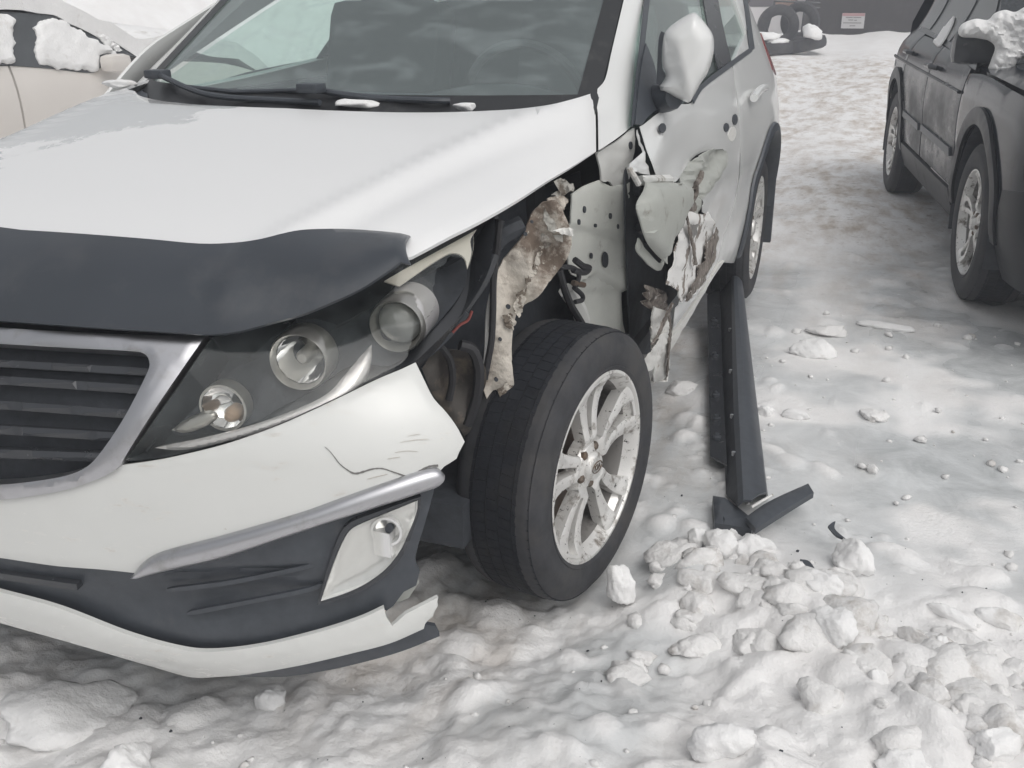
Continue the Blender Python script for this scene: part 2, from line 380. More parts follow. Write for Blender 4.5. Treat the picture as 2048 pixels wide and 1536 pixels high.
# ------------------------------------------------------------------ ground
def _lumps():
    rg = np.random.default_rng(5); L = []
    def zone(n, x0, x1, y0, y1, r0, r1, k=.55):
        for _ in range(n):
            r = r0+(r1-r0)*rg.random()**2.2
            L.append((rg.uniform(x0, x1), rg.uniform(y0, y1), r, r*k*rg.uniform(.6, 1.2), rg.uniform(.6, 1.5), rg.uniform(0, 3.14)))
    zone(150, .45, 1.75, -1.25, .05, .010, .07, .42)      # churned snow in front of the wheel
    zone(60, .98, 1.75, -.05, .55, .010, .06, .42)        # beside the wheel
    zone(90, 1.2, 2.3, -.6, .5, .010, .07, .42)
    zone(60, -.6, .6, -1.3, -.55, .012, .08, .4)
    zone(60, 1.0, 2.6, .5, 2.4, .010, .055, .3)     # crumbs on the ice
    zone(40, .9, 1.9, 2.2, 5.0, .02, .08, .22)
    zone(60, .85, 1.15, .3, 1.6, .012, .05, .4)
    return L
LUMPS = _lumps()
def ground_z(x, y, lumps=True):
    x = np.asarray(x, float); y = np.asarray(y, float)
    z = .035*np.maximum(0, y-8)*smooth01((y-8)/4)*np.where(y > 32, 32/np.maximum(y, 1), 1)
    front = smooth01((.35-y-.25*(x-1))/.5)*smooth01((x+.9)/.6)*smooth01((2.6-x)/.5)
    z = z+(fbm(x*1.6+3, y*1.6, 3, 3)-.5)*.05+(fbm(x*7, y*7, 5, 9)-.5)*(.004+.05*front+.006*smooth01((1-y)/1))-np.abs(fbm(x*11, y*11, 3, 14)-.5)*(.002+.028*front)+(fbm(x*30, y*30, 4, 21)-.5)*(.002+.014*front)+(fbm(x*70, y*70, 2, 27)-.5)*.010*front
    # mound in front of the wheel, pushed up by the tyre
    z = z+.075*np.exp(-(((x-1.02)/.42)**2+((y+.62)/.26)**2))+.05*np.exp(-((y-.14+.42*(x-1.05))/.14)**2)*smooth01((x-.95)/.15)*smooth01((2.1-x)/.3)*(.5+fbm(x*6, y*6, 3, 31))+.05*np.exp(-(((x-.35)/.35)**2+((y+.98)/.16)**2))
    z = z-.055*np.exp(-(((x-.76)/.26)**4+((y-.04)/.30)**4))-.015*smooth01((.9-np.abs(x))/.1)*smooth01((y+.7)/.3)*smooth01((3.6-y)/.3)
    z = z+.06*smooth01((x-1.15)/.2)*smooth01((.45-y)/.35)*smooth01((fbm(x*3, y*3, 3, 40)-.35)/.3)
    # ruts of the lane
    z = z-.02*np.sin(x*4.2+.4*np.sin(y*.8))*smooth01((y-3)/3)*smooth01((3-np.abs(x-1))/1)
    # banks along the far side
    z = z+.35*smooth01((-2.2-x)/.9)*smooth01((y-4.8)/1.5)*(.6+.8*fbm(x*.8, y*.8, 3, 77))
    z = z+1.9*np.exp(-((x+8.2)/1.9)**2)*smooth01((y-1)/2)*(.75+.5*fbm(x*.9, y*.7, 4, 79))
    z = z+.22*np.exp(-((y-20.1-.5*fbm(x*.7, x*0, 2, 5))/.7)**2)*(.4+1.1*fbm(x*1.4, y, 3, 91))+.16*smooth01((x-1.55)/.9)*smooth01((y-16)/3)*(.5+fbm(x*2, y, 3, 15))
    if lumps:
        sh = z.shape; z = z.ravel().copy(); xf, yf_ = np.broadcast_to(x, sh).ravel(), np.broadcast_to(y, sh).ravel()
        near = np.where((np.abs(xf-1) < 2.2) & (yf_ > -2) & (yf_ < 5.3))[0]; xn, yn = xf[near], yf_[near]; add = np.zeros(len(near))
        w = .35*(vnoise(xn*30, yn*30, 61)-.5)
        for (cx, cy, r, h, e, a) in LUMPS:
            k = np.where((np.abs(xn-cx) < r*1.7) & (np.abs(yn-cy) < r*1.7))[0]
            if not len(k): continue
            dx, dy = xn[k]-cx, yn[k]-cy; ca, sa = math.cos(a), math.sin(a)
            q = np.sqrt(((dx*ca+dy*sa)/(r*e))**2+((-dx*sa+dy*ca)/(r/e))**2)+w[k]
            add[k] = np.maximum(add[k], h*np.clip(1-q*q, 0, 1)**.75)
        z[near] += add; z = z.reshape(sh)
    return z
def _axis(a, b, d, lo, hi, g=1.13):
    v = list(np.arange(a, b, d)); s = d
    while v[-1] < hi: s = min(s*g, 4); v.append(v[-1]+s)
    s = d; u_ = []; q = a
    while q > lo: s = min(s*g, 4); q -= s; u_.append(q)
    return np.array(u_[::-1]+v)
def ground_material():
    m = bpy.data.materials.new('trodden snow and ice'); m.use_nodes = True; nt = m.node_tree; N, L = nt.nodes, nt.links; b = N['Principled BSDF']
    tc = N.new('ShaderNodeTexCoord'); co = tc.outputs['Object']
    def noise(s, d=6, r=.6, dist=0.0, vec=co):
        q = N.new('ShaderNodeTexNoise'); q.inputs['Scale'].default_value = s; q.inputs['Detail'].default_value = d; q.inputs['Roughness'].default_value = r; q.inputs['Distortion'].default_value = dist; L.new(vec, q.inputs['Vector']); return q.outputs['Fac']
    def rng(f, a, c, lo=0, hi=1):
        q = N.new('ShaderNodeMapRange'); q.inputs[1].default_value = a; q.inputs[2].default_value = c; q.inputs[3].default_value = lo; q.inputs[4].default_value = hi; L.new(f, q.inputs[0]); return q.outputs[0]
    def mix(f, A, B):
        q = N.new('ShaderNodeMix'); q.data_type = 'RGBA'; L.new(f, q.inputs[0])
        for s_, v in ((q.inputs[6], A), (q.inputs[7], B)):
            if hasattr(v, 'links'): L.new(v, s_)
            else: s_.default_value = (*v, 1)
        return q.outputs[2]
    def mul(a, c):
        q = N.new('ShaderNodeMath'); q.operation = 'MULTIPLY'; L.new(a, q.inputs[0])
        if hasattr(c, 'links'): L.new(c, q.inputs[1])
        else: q.inputs[1].default_value = c
        return q.outputs[0]
    def attr(n_):
        q = N.new('ShaderNodeAttribute'); q.attribute_name = n_; return q.outputs['Fac']
    snow = mix(rng(noise(3.5), .3, .7), (.81, .795, .785), (.89, .885, .88))
    ice = mix(rng(noise(6, 7, .65, .8), .35, .65), (.47, .485, .49), (.68, .695, .70))
    c = mix(attr('ice'), snow, ice)
    mp = N.new('ShaderNodeMapping'); mp.inputs['Scale'].default_value = (2.6, 1.0, 1); L.new(co, mp.inputs[0])
    c = mix(mul(rng(noise(2.2, 7, .66, .1, mp.outputs[0]), .43, .72), attr('dirt')), c, (.42, .345, .275))
    c = mix(mul(rng(noise(14, 8, .72, .1), .55, .75), attr('dirt')), c, (.24, .20, .17))
    c = mix(mul(rng(noise(120, 3, .5), .72, .75), rng(noise(5, 4, .6), .5, .65)), c, (.06, .05, .045))
    L.new(c, b.inputs['Base Color'])
    L.new(rng(attr('ice'), 0, 1, .75, .20), b.inputs['Roughness']); b.inputs['Specular IOR Level'].default_value = .35
    bp = N.new('ShaderNodeBump'); bp.inputs['Strength'].default_value = .55; bp.inputs['Distance'].default_value = .010; L.new(rng(attr('ice'), 0, 1, .55, .18), bp.inputs['Strength']); L.new(noise(70, 6, .65), bp.inputs['Height']); L.new(bp.outputs[0], b.inputs['Normal'])
    return m
def make_ground():
    xs = _axis(-.5, 2.35, .0115, -70, 70); ys = np.r_[_axis(-1.2, 1.0, .0105, -8, 1.0)[:-1], _axis(1.0, 4.0, .028, 1.0, 110, 1.05)]
    ys = np.unique(np.round(ys, 5)); ys = ys[np.r_[True, np.diff(ys) > .004]]
    X, Y = np.meshgrid(xs, ys); Z = ground_z(X, Y)
    m, n = X.shape; V = np.stack([X, Y, Z], 2).reshape(-1, 3)
    I = np.arange(m*n).reshape(m, n); Fq = np.stack([I[:-1, :-1], I[:-1, 1:], I[1:, 1:], I[1:, :-1]], 2).reshape(-1, 4)
    me = bpy.data.meshes.new('ground'); me.vertices.add(len(V)); me.vertices.foreach_set('co', V.ravel())
    me.loops.add(Fq.size); me.loops.foreach_set('vertex_index', Fq.ravel().astype(np.int32)); me.polygons.add(len(Fq))
    me.polygons.foreach_set('loop_start', np.arange(0, Fq.size, 4, dtype=np.int32)); me.update(calc_edges=True)
    me.polygons.foreach_set('use_smooth', [True]*len(Fq))
    x, y = V[:, 0], V[:, 1]; base = ground_z(x, y, False); up = V[:, 2]-base
    ice = smooth01((x-1.05)/.5)*smooth01((y-.25+.5*(fbm(x*2, y*2, 3, 8)-.5))/.5)*smooth01((4.6-y)/1.6)
    ice = np.maximum(ice, .9*smooth01((x+.9)/.3)*smooth01((1.25-x)/.2)*smooth01((y+.75)/.25)*smooth01((3.6-y)/.4))
    ice = np.maximum(ice, .8*smooth01((fbm(x*1.3, y*1.3, 3, 50)-.5)/.15)*smooth01((6-y)/2)*smooth01((y-.1)/.4))
    ice = ice*smooth01((fbm(x*3, y*3, 4, 12)-.30)/.2)*(1-smooth01(up/.02))
    dirt = .55*smooth01((y-2.5)/3)*smooth01((2.6-np.abs(x-.7+.06*y))/1.2)+.40*smooth01((fbm(x*1.1, y*1.1, 3, 33)-.46)/.2)*smooth01((8-y)/2)
    dirt = np.clip(dirt+.55*smooth01((.98-x)/.3)*smooth01((y+.8)/.4)*smooth01((4.5-y)/1)+.06*smooth01((.3-y)/.5), 0, 1)*(1-.75*smooth01(up/.025))
    dirt = np.clip(dirt+.5*np.exp(-((x-1.55+.02*y)/.35)**2)*smooth01((y-1.8)/1)*smooth01((16-y)/3)+.6*np.exp(-((x-.35+.03*y)/.4)**2)*smooth01((y-3)/1)*smooth01((16-y)/3)+.5*smooth01((y-8)/4)*smooth01((18-y)/2), 0, 1)
    dirt = dirt*(1-smooth01((y-17)/2))*(1-smooth01((-1.8-x)/.6))
    for nm, a in (('ice', ice), ('dirt', dirt)):
        at_ = me.attributes.new(nm, 'FLOAT', 'POINT'); at_.data.foreach_set('value', a.astype(np.float32))
    me.materials.append(ground_material())
    o = bpy.data.objects.new('ground', me); COL.objects.link(o); o['kind'] = 'structure'; return o
make_ground()
# ------------------------------------------------------------------ the white car: body surfaces (metres; x to its left, y to its tail)
CAR = thing('damaged_suv', (0, 1.3, 0), 'white SUV with its near front fender torn off and door ripped open', 'car')
def zc(y): return sp(y, [-.9, -.8, -.7, -.55, -.3, 0, .2, .5, .9], [.80, .86, .905, .948, .995, 1.04, 1.068, 1.10, 1.13])
def xe(y): return sp(y, [-.7, -.6, -.45, -.39, -.23, .03, .37, .6], [.58, .63, .68, .70, .73, .75, .765, .78])
def ze(y): return sp(y, [-.7, -.6, -.45, -.39, -.23, .03, .37, .6], [.845, .87, .905, .925, .952, .966, .983, 1.0])
def xcr(y): return sp(y, [-.8, -.5, 0, .5], [.40, .46, .56, .66])
def F_hood(X):
    x, y, z = np.abs(X[:, 0]), X[:, 1], X[:, 2]; c = xcr(y); e = xe(y); zz = zc(y)-.014*np.minimum(x/c, 1)**2
    q = np.maximum(x-c, 0)/np.maximum(e-c, .05); d = np.maximum(zc(y)-.014-ze(y), .01)
    zz = zz-d*np.where(q < 1, q**1.45, 1+1.45*(q-1))+.009*np.exp(-((x-c)/.026)**2)-.008*np.exp(-((x-c-.06)/.03)**2)
    return z-zz
def y_f(x, z):
    ax = np.abs(x); y0 = sp(z, [.12, .2, .25, .35, .5, .6, .7, .8, .9], [-.76, -.815, -.845, -.868, -.876, -.872, -.858, -.83, -.785])
    return y0+.25*ax**2+.22*(ax/.93)**8+np.maximum(0, z-.62)**2*(1+2.1*(ax/.65)**3)
def F_front(X): return y_f(X[:, 0], X[:, 2])-X[:, 1]
def x_s(y, z):
    x = sp(z, [.15, .22, .28, .36, .5, .7, .85, .95, 1.03, 1.1, 1.5], [.79, .835, .858, .876, .893, .903, .895, .878, .845, .812, .625])
    low = smooth01((1.05-z)/.3)
    x = x+.032*np.exp(-((y-2.72)/.42)**2)*low-.05*smooth01((y-2.95)/.75)-.06*smooth01((.75-y)/.45)*smooth01((z-.95)/.1)
    x = x-.012*np.exp(-((z-.62)/.07)**2)*smooth01((y-.7)/.3)*smooth01((2.5-y)/.3)
    return x
def F_side(X): return X[:, 0]-x_s(X[:, 1], X[:, 2])
# bonnet
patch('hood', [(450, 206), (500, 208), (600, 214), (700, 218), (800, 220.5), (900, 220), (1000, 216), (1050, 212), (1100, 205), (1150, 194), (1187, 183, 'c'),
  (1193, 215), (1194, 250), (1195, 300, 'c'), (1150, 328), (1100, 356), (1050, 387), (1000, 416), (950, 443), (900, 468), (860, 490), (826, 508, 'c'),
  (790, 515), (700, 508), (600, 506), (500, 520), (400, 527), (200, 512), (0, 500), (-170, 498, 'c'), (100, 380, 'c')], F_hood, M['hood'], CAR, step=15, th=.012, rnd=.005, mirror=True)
# bonnet guard
def guard():
    top = [(-170, 445), (-90, 451), (0, 457), (100, 463), (200, 470), (300, 478), (400, 487), (470, 485), (520, 478), (560, 468), (600, 460), (650, 457.5), (700, 458), (760, 462), (800, 466)]
    T = hit(cr(top, 4), lambda X: F_hood(X)-.018)
    bot = [(-190, 628, -.80), (-90, 636, -.80), (0, 642, -.795), (100, 649, -.79), (200, 656, -.78), (300, 662, -.765), (360, 666, -.755), (420, 669, -.745), (480, 662, -.73), (540, 646, -.71), (600, 630, -.69), (660, 606, -.665), (720, 578, -.63), (770, 546, -.59), (800, 524, -.56)]
    B = cr([at(a, b_, y=c) for a, b_, c in bot], 4)
    n = 12; G = []
    for k in range(n+1):
        t = k/n; G.append(T*(1-t)+B*t+np.array([0.10, -1, .45])*np.array([.045*4*t*(1-t)*.55])+np.array([0, 0, .0])*t)
    G = np.array(G); G = np.concatenate([G, G[:, -1:]+np.array([.012, .012, -.006])], 1)
    G2 = G+np.array([0, .006, -.004]); b = MB(); b.grid(G).grid(G2, True)
    for E1, E2 in ((G[0], G2[0]), (G[-1], G2[-1]), (G[:, -1], G2[:, -1])): b.grid(np.array([E1, E2]))
    bm = bmesh.new(); vv = [bm.verts.new(p) for p in b.v]
    for f in b.f:
        try: bm.faces.new([vv[i] for i in f])
        except ValueError: pass
    bmesh.ops.bisect_plane(bm, geom=bm.verts[:]+bm.edges[:]+bm.faces[:], plane_co=(0, 0, 0), plane_no=(1, 0, 0), clear_inner=True)
    bmesh.ops.remove_doubles(bm, verts=bm.verts, dist=1e-5)
    g = bmesh.ops.duplicate(bm, geom=bm.verts[:]+bm.edges[:]+bm.faces[:]); nf = [e for e in g['geom'] if isinstance(e, bmesh.types.BMFace)]
    for e in g['geom']:
        if isinstance(e, bmesh.types.BMVert): e.co.x *= -1
    bmesh.ops.reverse_faces(bm, faces=nf); bmesh.ops.remove_doubles(bm, verts=[v for v in bm.verts if abs(v.co.x) < 1e-4], dist=3e-4)
    bmesh.ops.recalc_face_normals(bm, faces=bm.faces)
    me = bpy.data.meshes.new('bonnet_guard'); bm.to_mesh(me); bm.free(); me.polygons.foreach_set('use_smooth', [True]*len(me.polygons)); me.set_sharp_from_angle(angle=.7)
    me.materials.append(M['guard']); o = link(bpy.data.objects.new('bonnet_guard', me), CAR); o['label'] = 'dark smoked guard across the front edge of the bonnet'
guard()
# grille
GR_OUT = [(-190, 640, 'c'), (0, 658), (200, 670), (330, 675), (417, 671, 'c'), (362, 750), (302, 838), (244, 930, 'c'), (225, 944), (190, 959), (130, 978), (60, 990), (0, 996), (-190, 1004, 'c')]
GR_IN = [(-170, 680, 'c'), (0, 690), (150, 699), (262, 705), (292, 710), (303, 727), (297, 752), (252, 838), (203, 908), (172, 935), (130, 950), (60, 961), (0, 966), (-170, 973, 'c')]
patch('grille_frame', GR_OUT, F_front, M['chrome'], CAR, step=12, off=.012, th=.03, holes=[GR_IN], mirror=True, rnd=.004)
patch('grille_backing', [(-230, 630, 'c'), (400, 660, 'c'), (330, 800, 'c'), (240, 960, 'c'), (-230, 1030, 'c')], F_front, M['dark'], CAR, step=24, off=-.045, th=.004, mirror=True)
def slat(y0, y1, h, xr):
    patch('grille_slat', [(-190, y0-8, 'c'), (0, y0, 'c'), (xr, y1, 'c'), (xr-8, y1+h, 'c'), (0, y0+h, 'c'), (-190, y0+h-8, 'c')], F_front, M['gloss'], CAR, step=10, off=-.012, th=.022, mirror=True, rnd=.004, smooth=False)
for a in [(716, 732, 15, 304), (750, 768, 18, 290), (802, 820, 18, 266), (855, 868, 18, 236), (905, 912, 18, 205)]: slat(*a)
# bumper cover
patch('bumper_cover', [(-190, 998, 'c'), (0, 991), (60, 985), (130, 973), (190, 953), (236, 932, 'c'), (300, 923), (360, 911), (450, 888), (550, 853), (650, 808), (750, 759), (800, 738), (832, 723, 'c'),
  (850, 760, 'c'), (868, 795), (893, 823), (915, 853), (931, 884, 'c'), (920, 905, 'c'), (915, 918), (890, 934, 'c'), (868, 958, 'c'), (750, 1000), (600, 1046), (450, 1088), (340, 1115), (290, 1132), (268, 1148, 'c'),
  (200, 1141), (120, 1135), (60, 1127), (0, 1118), (-190, 1090, 'c')], F_front, M['whitelow'], CAR, step=13, th=.008, rnd=.003, mirror=True)
def strip(name, top, bot, F, mat, parent, off, bulge, n=6, mirror=True, th=.012):
    """a moulding between two edges with a rounded section"""
    T = resample(cr(top, 6), 8); Bq = resample(cr(bot, 6), 8); k = max(len(T), len(Bq)); idx = np.linspace(0, 1, k)
    T = np.stack([np.interp(idx, np.linspace(0, 1, len(T)), T[:, a]) for a in (0, 1)], 1); Bq = np.stack([np.interp(idx, np.linspace(0, 1, len(Bq)), Bq[:, a]) for a in (0, 1)], 1)
    G = []
    for a in range(n+1):
        t = a/n; p = hit(T*(1-t)+Bq*t, F); h = off+bulge*(1-abs(2*t-1)**3)*np.minimum(1, np.minimum(idx, 1-idx)*k/2.5+.05); G.append(p+grad(F, p)*h[:, None])
    p = hit(T, F); q = hit(Bq, F); b = MB(); G = [p+grad(F, p)*(off-th)]+G+[q+grad(F, q)*(off-th)]
    b.grid(np.array(G)); return b.build(name, mat, parent, mirror=mirror, fix=True, sharp=50)
strip('bumper_trim', [(264, 1154), (285, 1127), (310, 1109), (350, 1095), (450, 1069), (600, 1025), (700, 989), (800, 954), (850, 938), (874, 935), (886, 946)],
  [(264, 1155), (300, 1148), (350, 1136), (450, 1113), (600, 1063), (700, 1030), (800, 998), (850, 981), (876, 971), (887, 958), (888, 950)], F_front, M['chrome'], CAR, .004, .012)
FOG = [(640, 1206, 'c'), (652, 1168), (668, 1122), (684, 1084), (697, 1063), (716, 1050), (770, 1028), (838, 1001, 'c'), (836, 1024), (822, 1062), (806, 1098), (790, 1122), (768, 1146), (730, 1172), (690, 1190)]
def grow(P, d, c=None):
    c = np.mean([p[:2] for p in P], 0) if c is None else c; out = []
    for p in P:
        v = np.array(p[:2])-c; L = np.linalg.norm(v); q = c+v*(1+d/L); out.append((q[0], q[1])+tuple(p[2:]))
    return out
patch('lower_intake', [(-190, 1080, 'c'), (0, 1108), (120, 1128), (268, 1140, 'c'), (400, 1118), (600, 1068), (800, 1003), (882, 955, 'c'), (872, 1000), (858, 1048), (842, 1100), (836, 1130), (846, 1150, 'c'), (838, 1182, 'c'), (812, 1196, 'c'), (790, 1226, 'c'), (770, 1240, 'c'),
  (640, 1275), (520, 1304), (420, 1318), (340, 1310), (240, 1280), (120, 1232), (0, 1198), (-190, 1142, 'c')], F_front, M['black'], CAR, step=14, off=-.016, th=.006, mirror=True, holes=[grow(FOG, 4)],
  disp=lambda p, v: -.010*np.exp(-((v[:, 1]-(1152+.17*(600-v[:, 0])*.35))/9)**2)*smooth01((v[:, 0]-260)/60)*smooth01((640-v[:, 0])/60)-.03*np.exp(-(((v[:, 0]-440)/220)**2+((v[:, 1]-1215)/45)**2)))
patch('intake_slat', [(-190, 1118, 'c'), (0, 1150, 'c'), (150, 1172, 'c'), (152, 1184, 'c'), (0, 1162, 'c'), (-190, 1130, 'c')], F_front, M['gloss'], CAR, step=10, off=-.004, th=.02, mirror=True, smooth=False)
for k in range(2):
    y0 = 1150+k*48
    patch('intake_rib', [(330+40*k, y0+40), (450, y0+24), (600, y0-6), (640, y0-18), (640, y0-10), (600, y0+3), (450, y0+33), (336+40*k, y0+47)], F_front, M['black'], CAR, step=8, off=-.014, th=.01, mirror=True, clip=False, rnd=.004)
patch('lower_lip', [(-190, 1132, 'c'), (0, 1182), (120, 1215), (250, 1265), (350, 1294), (420, 1302), (520, 1291), (640, 1262), (720, 1236), (768, 1214, 'c'), (772, 1232, 'c'), (784, 1251, 'c'), (800, 1236, 'c'), (812, 1226, 'c'), (826, 1219, 'c'), (876, 1193, 'cj'), (868, 1222, 'cj'), (847, 1256, 'c'),
  (780, 1285), (700, 1306), (600, 1329), (500, 1346), (430, 1352), (380, 1352), (300, 1330), (150, 1286), (0, 1244), (-190, 1190, 'c')], F_front, M['whitelow'], CAR, step=12, off=.006, th=.012, rnd=.004, mirror=True)
patch('chin_spoiler', [(330, 1336, 'c'), (430, 1348), (500, 1342), (600, 1325), (700, 1302), (780, 1281), (850, 1250, 'c'), (856, 1258, 'c'), (878, 1262, 'cj'), (884, 1282, 'c'), (800, 1316), (700, 1344), (620, 1360), (560, 1367), (480, 1366), (400, 1357)], F_front, M['black'], CAR, step=11, off=-.012, th=.01, mirror=True, clip=False)
# the stub of torn inner liner behind the broken lip
patch('torn_liner', [(800, 1196, 'c'), (838, 1168, 'cj'), (848, 1185, 'c'), (826, 1218, 'c'), (806, 1226, 'cj'), (790, 1224, 'c')], F_front, M['inner'], CAR, step=8, off=-.03, th=.003, smooth=False)
# fog lamp
fogb = patch('fog_lamp', grow(FOG, 9), F_front, M['gloss'], CAR, step=9, off=-.004, th=.02, holes=[FOG], mirror=True, clip=False)
def bowl(name, P, F, off0, off1, mat, parent, step=8, shrink=.0, mirror=True, deep=None):
    lo = outline(P, step); c = lo.mean(0)
    p0 = hit(lo, F); n0 = grad(F, p0); A = p0+n0*off0
    v2, f, nb = tri2d([c+(lo-c)*(1-shrink)], step); p = hit(v2, F); n_ = grad(F, p); d = pdist(v2, c+(lo-c)*(1-shrink)); D = off1+(0 if deep is None else deep*np.sqrt(np.clip(d/d.max(), 0, 1)))
    Bq = p+n_*(np.zeros(len(p))+D)[:, None]; b = MB(); b.add(Bq, f)
    B0 = hit(c+(lo-c)*(1-shrink), F); B0 = B0+grad(F, B0)*off1
    b.grid(np.array([np.vstack([A, A[:1]]), np.vstack([B0, B0[:1]])]))
    return b.build(name, mat, parent, mirror=mirror, fix=False, sharp=50)
M['fogr'] = pm('satin fog reflector', (.80, .80, .80), .2, metal=.65)
bowl('reflector', grow(FOG, -2), F_front, -.003, -.008, M['fogr'], fogb, 8, .04, deep=-.014)
def lampset(px, py, F, off, ax, prof, mat, name, parent, seg=32):
    p = hit([(px, py)], F)[0]; p = p+grad(F, p[None])[0]*off; b = MB(); b.lathe(prof, p, ax, seg); return b.build(name, mat, parent, mirror=True, fix=True), p
FA = np.array([.22, -1, .0]); FA /= np.linalg.norm(FA)
_, fp = lampset(782, 1065, F_front, -.020, FA, [(.0, -.012), (.018, -.01), (.024, .006), (.026, .018), (.022, .018), (.018, .004), (0, .002)], M['fogr'], 'bulb_shield', fogb)
b = MB(); b.box(fp+FA*.012+np.array([-.006, 0, -.022]), (.015, .01, .022)); b.build('inner_reflector', M['fogr'], fogb, mirror=True)
b = MB(); b.lathe([(0, .014), (.005, .013), (.007, .008), (.007, 0)], fp+FA*.012+np.array([.006, 0, .008]), FA, 16); b.build('bulb', M['dark'], fogb, mirror=True)
patch('lens', grow(FOG, -1), F_front, M['foglens'], fogb, step=9, off=-.002, th=.003, mirror=True, clip=False)
# headlamp
HL = [(249, 922, 'c'), (300, 851), (360, 766), (422, 674, 'c'), (470, 664), (560, 640), (650, 600), (760, 546), (815, 518), (900, 470), (990, 420, 'c'), (990, 470), (978, 540), (945, 600), (905, 650), (832, 721, 'c'), (750, 757), (650, 805), (550, 850), (450, 885), (360, 909), (300, 920)]
HLAMP = bowl('headlamp', HL, F_front, -.004, -.085, M['gloss'], CAR, 12, .05)
HLAMP[0]['label'] = 'long swept headlamp with a cracked clear lens'
patch('bezel', [(452, 690, 'c'), (560, 655), (760, 560), (900, 486), (965, 450, 'c'), (955, 520), (900, 590), (800, 680), (690, 700), (560, 780), (470, 845), (330, 880), (300, 868, 'c')], F_front, M['dark'], HLAMP, step=14, off=-.070, th=.004, mirror=True, clip=False,
  disp=lambda p, v: .012*np.sin(v[:, 0]*.035+v[:, 1]*.02)*smooth01((v[:, 0]-300)/80))
HA = np.array([.18, -1, -.02]); HA /= np.linalg.norm(HA)
def lamp_unit(px, py, r, off, kind):
    lampset(px, py, F_front, off, HA, [(r*.80, -.012), (r*.84, .022), (r*.93, .030), (r, .022), (r*1.0, -.02)], M['ring'], 'lamp_ring', HLAMP, 40)
    if kind == 'reflector':
        lampset(px, py, F_front, off, HA, [(r*.82, .016), (r*.70, -.002), (r*.45, -.022), (r*.2, -.03), (0, -.031)], M['mirrorc'], 'reflector', HLAMP, 14)
        lampset(px, py, F_front, off, HA, [(r*.24, -.03), (r*.24, .004), (r*.15, .012), (0, .013)], M['ring'], 'bulb_shield', HLAMP, 16)
    else:
        lampset(px, py, F_front, off, HA, [(r*.82, -.006), (r*.78, .006), (r*.6, .018), (r*.3, .024), (0, .026)], M['projector'], 'projector_lens', HLAMP, 32)
M['strip'] = pm('bright lamp strip', (.72, .70, .70), .2, metal=.4)
M['cream'] = pm('painted brow reflection', (.66, .63, .56), .3)
M['projector'] = pm('frosted projector glass', (.30, .31, .30), .12, spec=.8, coat=.6)
lamp_unit(606, 690, .051, -.038, 'reflector'); lamp_unit(808, 618, .048, -.034, 'projector')
b_, pj_ = lampset(808, 620, F_front, -.034, HA, [(.0485, .016), (.0495, -.075), (.045, -.075)], M['strip'], 'lamp_barrel', HLAMP, 40)
patch('brow_reflection', [(770, 556, 'c'), (815, 530), (900, 484), (956, 453, 'c'), (944, 474), (946, 500), (938, 531, 'c'), (930, 508), (906, 500), (868, 520), (800, 566, 'c')], F_front, M['cream'], HLAMP, step=7, off=-.008, th=.003, mirror=True, clip=False)  # cream band paints in the reflection under the bonnet edge, with the lens hook
lampset(436, 800, F_front, -.042, HA, [(.036, .012), (.03, -.002), (.018, -.014), (0, -.018)], M['mirrorc'], 'indicator_reflector', HLAMP, 12)
lampset(436, 800, F_front, -.042, HA, [(.040, -.012), (.040, .014), (.036, .014), (.036, -.012)], M['ring'], 'indicator_ring', HLAMP, 28)
lampset(452, 815, F_front, -.045, HA, [(.012, -.01), (.013, .012), (.008, .022), (0, .024)], M['amber'], 'indicator_bulb', HLAMP, 16)
patch('chrome_strip', [(300, 899, 'c'), (400, 876), (500, 848), (600, 810), (655, 780), (690, 742), (722, 704), (745, 680, 'c'), (744, 715), (726, 752), (694, 788), (640, 816), (560, 849), (450, 884), (360, 903)], F_front, M['strip'], HLAMP, step=6, off=-.014, th=.03, pillow=.006, pw=12, mirror=True, clip=False)
patch('amber_inset', [(322, 862, 'c'), (350, 838), (400, 815), (418, 826), (395, 850), (350, 868)], F_front, M['ring'], HLAMP, step=7, off=-.036, th=.006, mirror=True, clip=False, pillow=.006, pw=12)
patch('lens', [(252, 920, 'c'), (302, 851), (362, 766), (423, 677, 'c'), (470, 667), (560, 644), (650, 604), (760, 550), (815, 522), (900, 474), (948, 449, 'c'), (946, 470), (946, 498), (938, 532, 'c'), (926, 518, 'c'), (900, 514, 'cj'), (872, 540, 'cj'), (868, 560, 'cj'), (850, 640, 'cj'), (826, 655, 'c'), (822, 690, 'cj'),
  (790, 735, 'c'), (750, 755), (650, 803), (550, 848), (450, 883), (360, 907), (300, 918)], F_front, M['glassc'], HLAMP, step=11, off=.004, th=.003, mirror=True, clip=False)

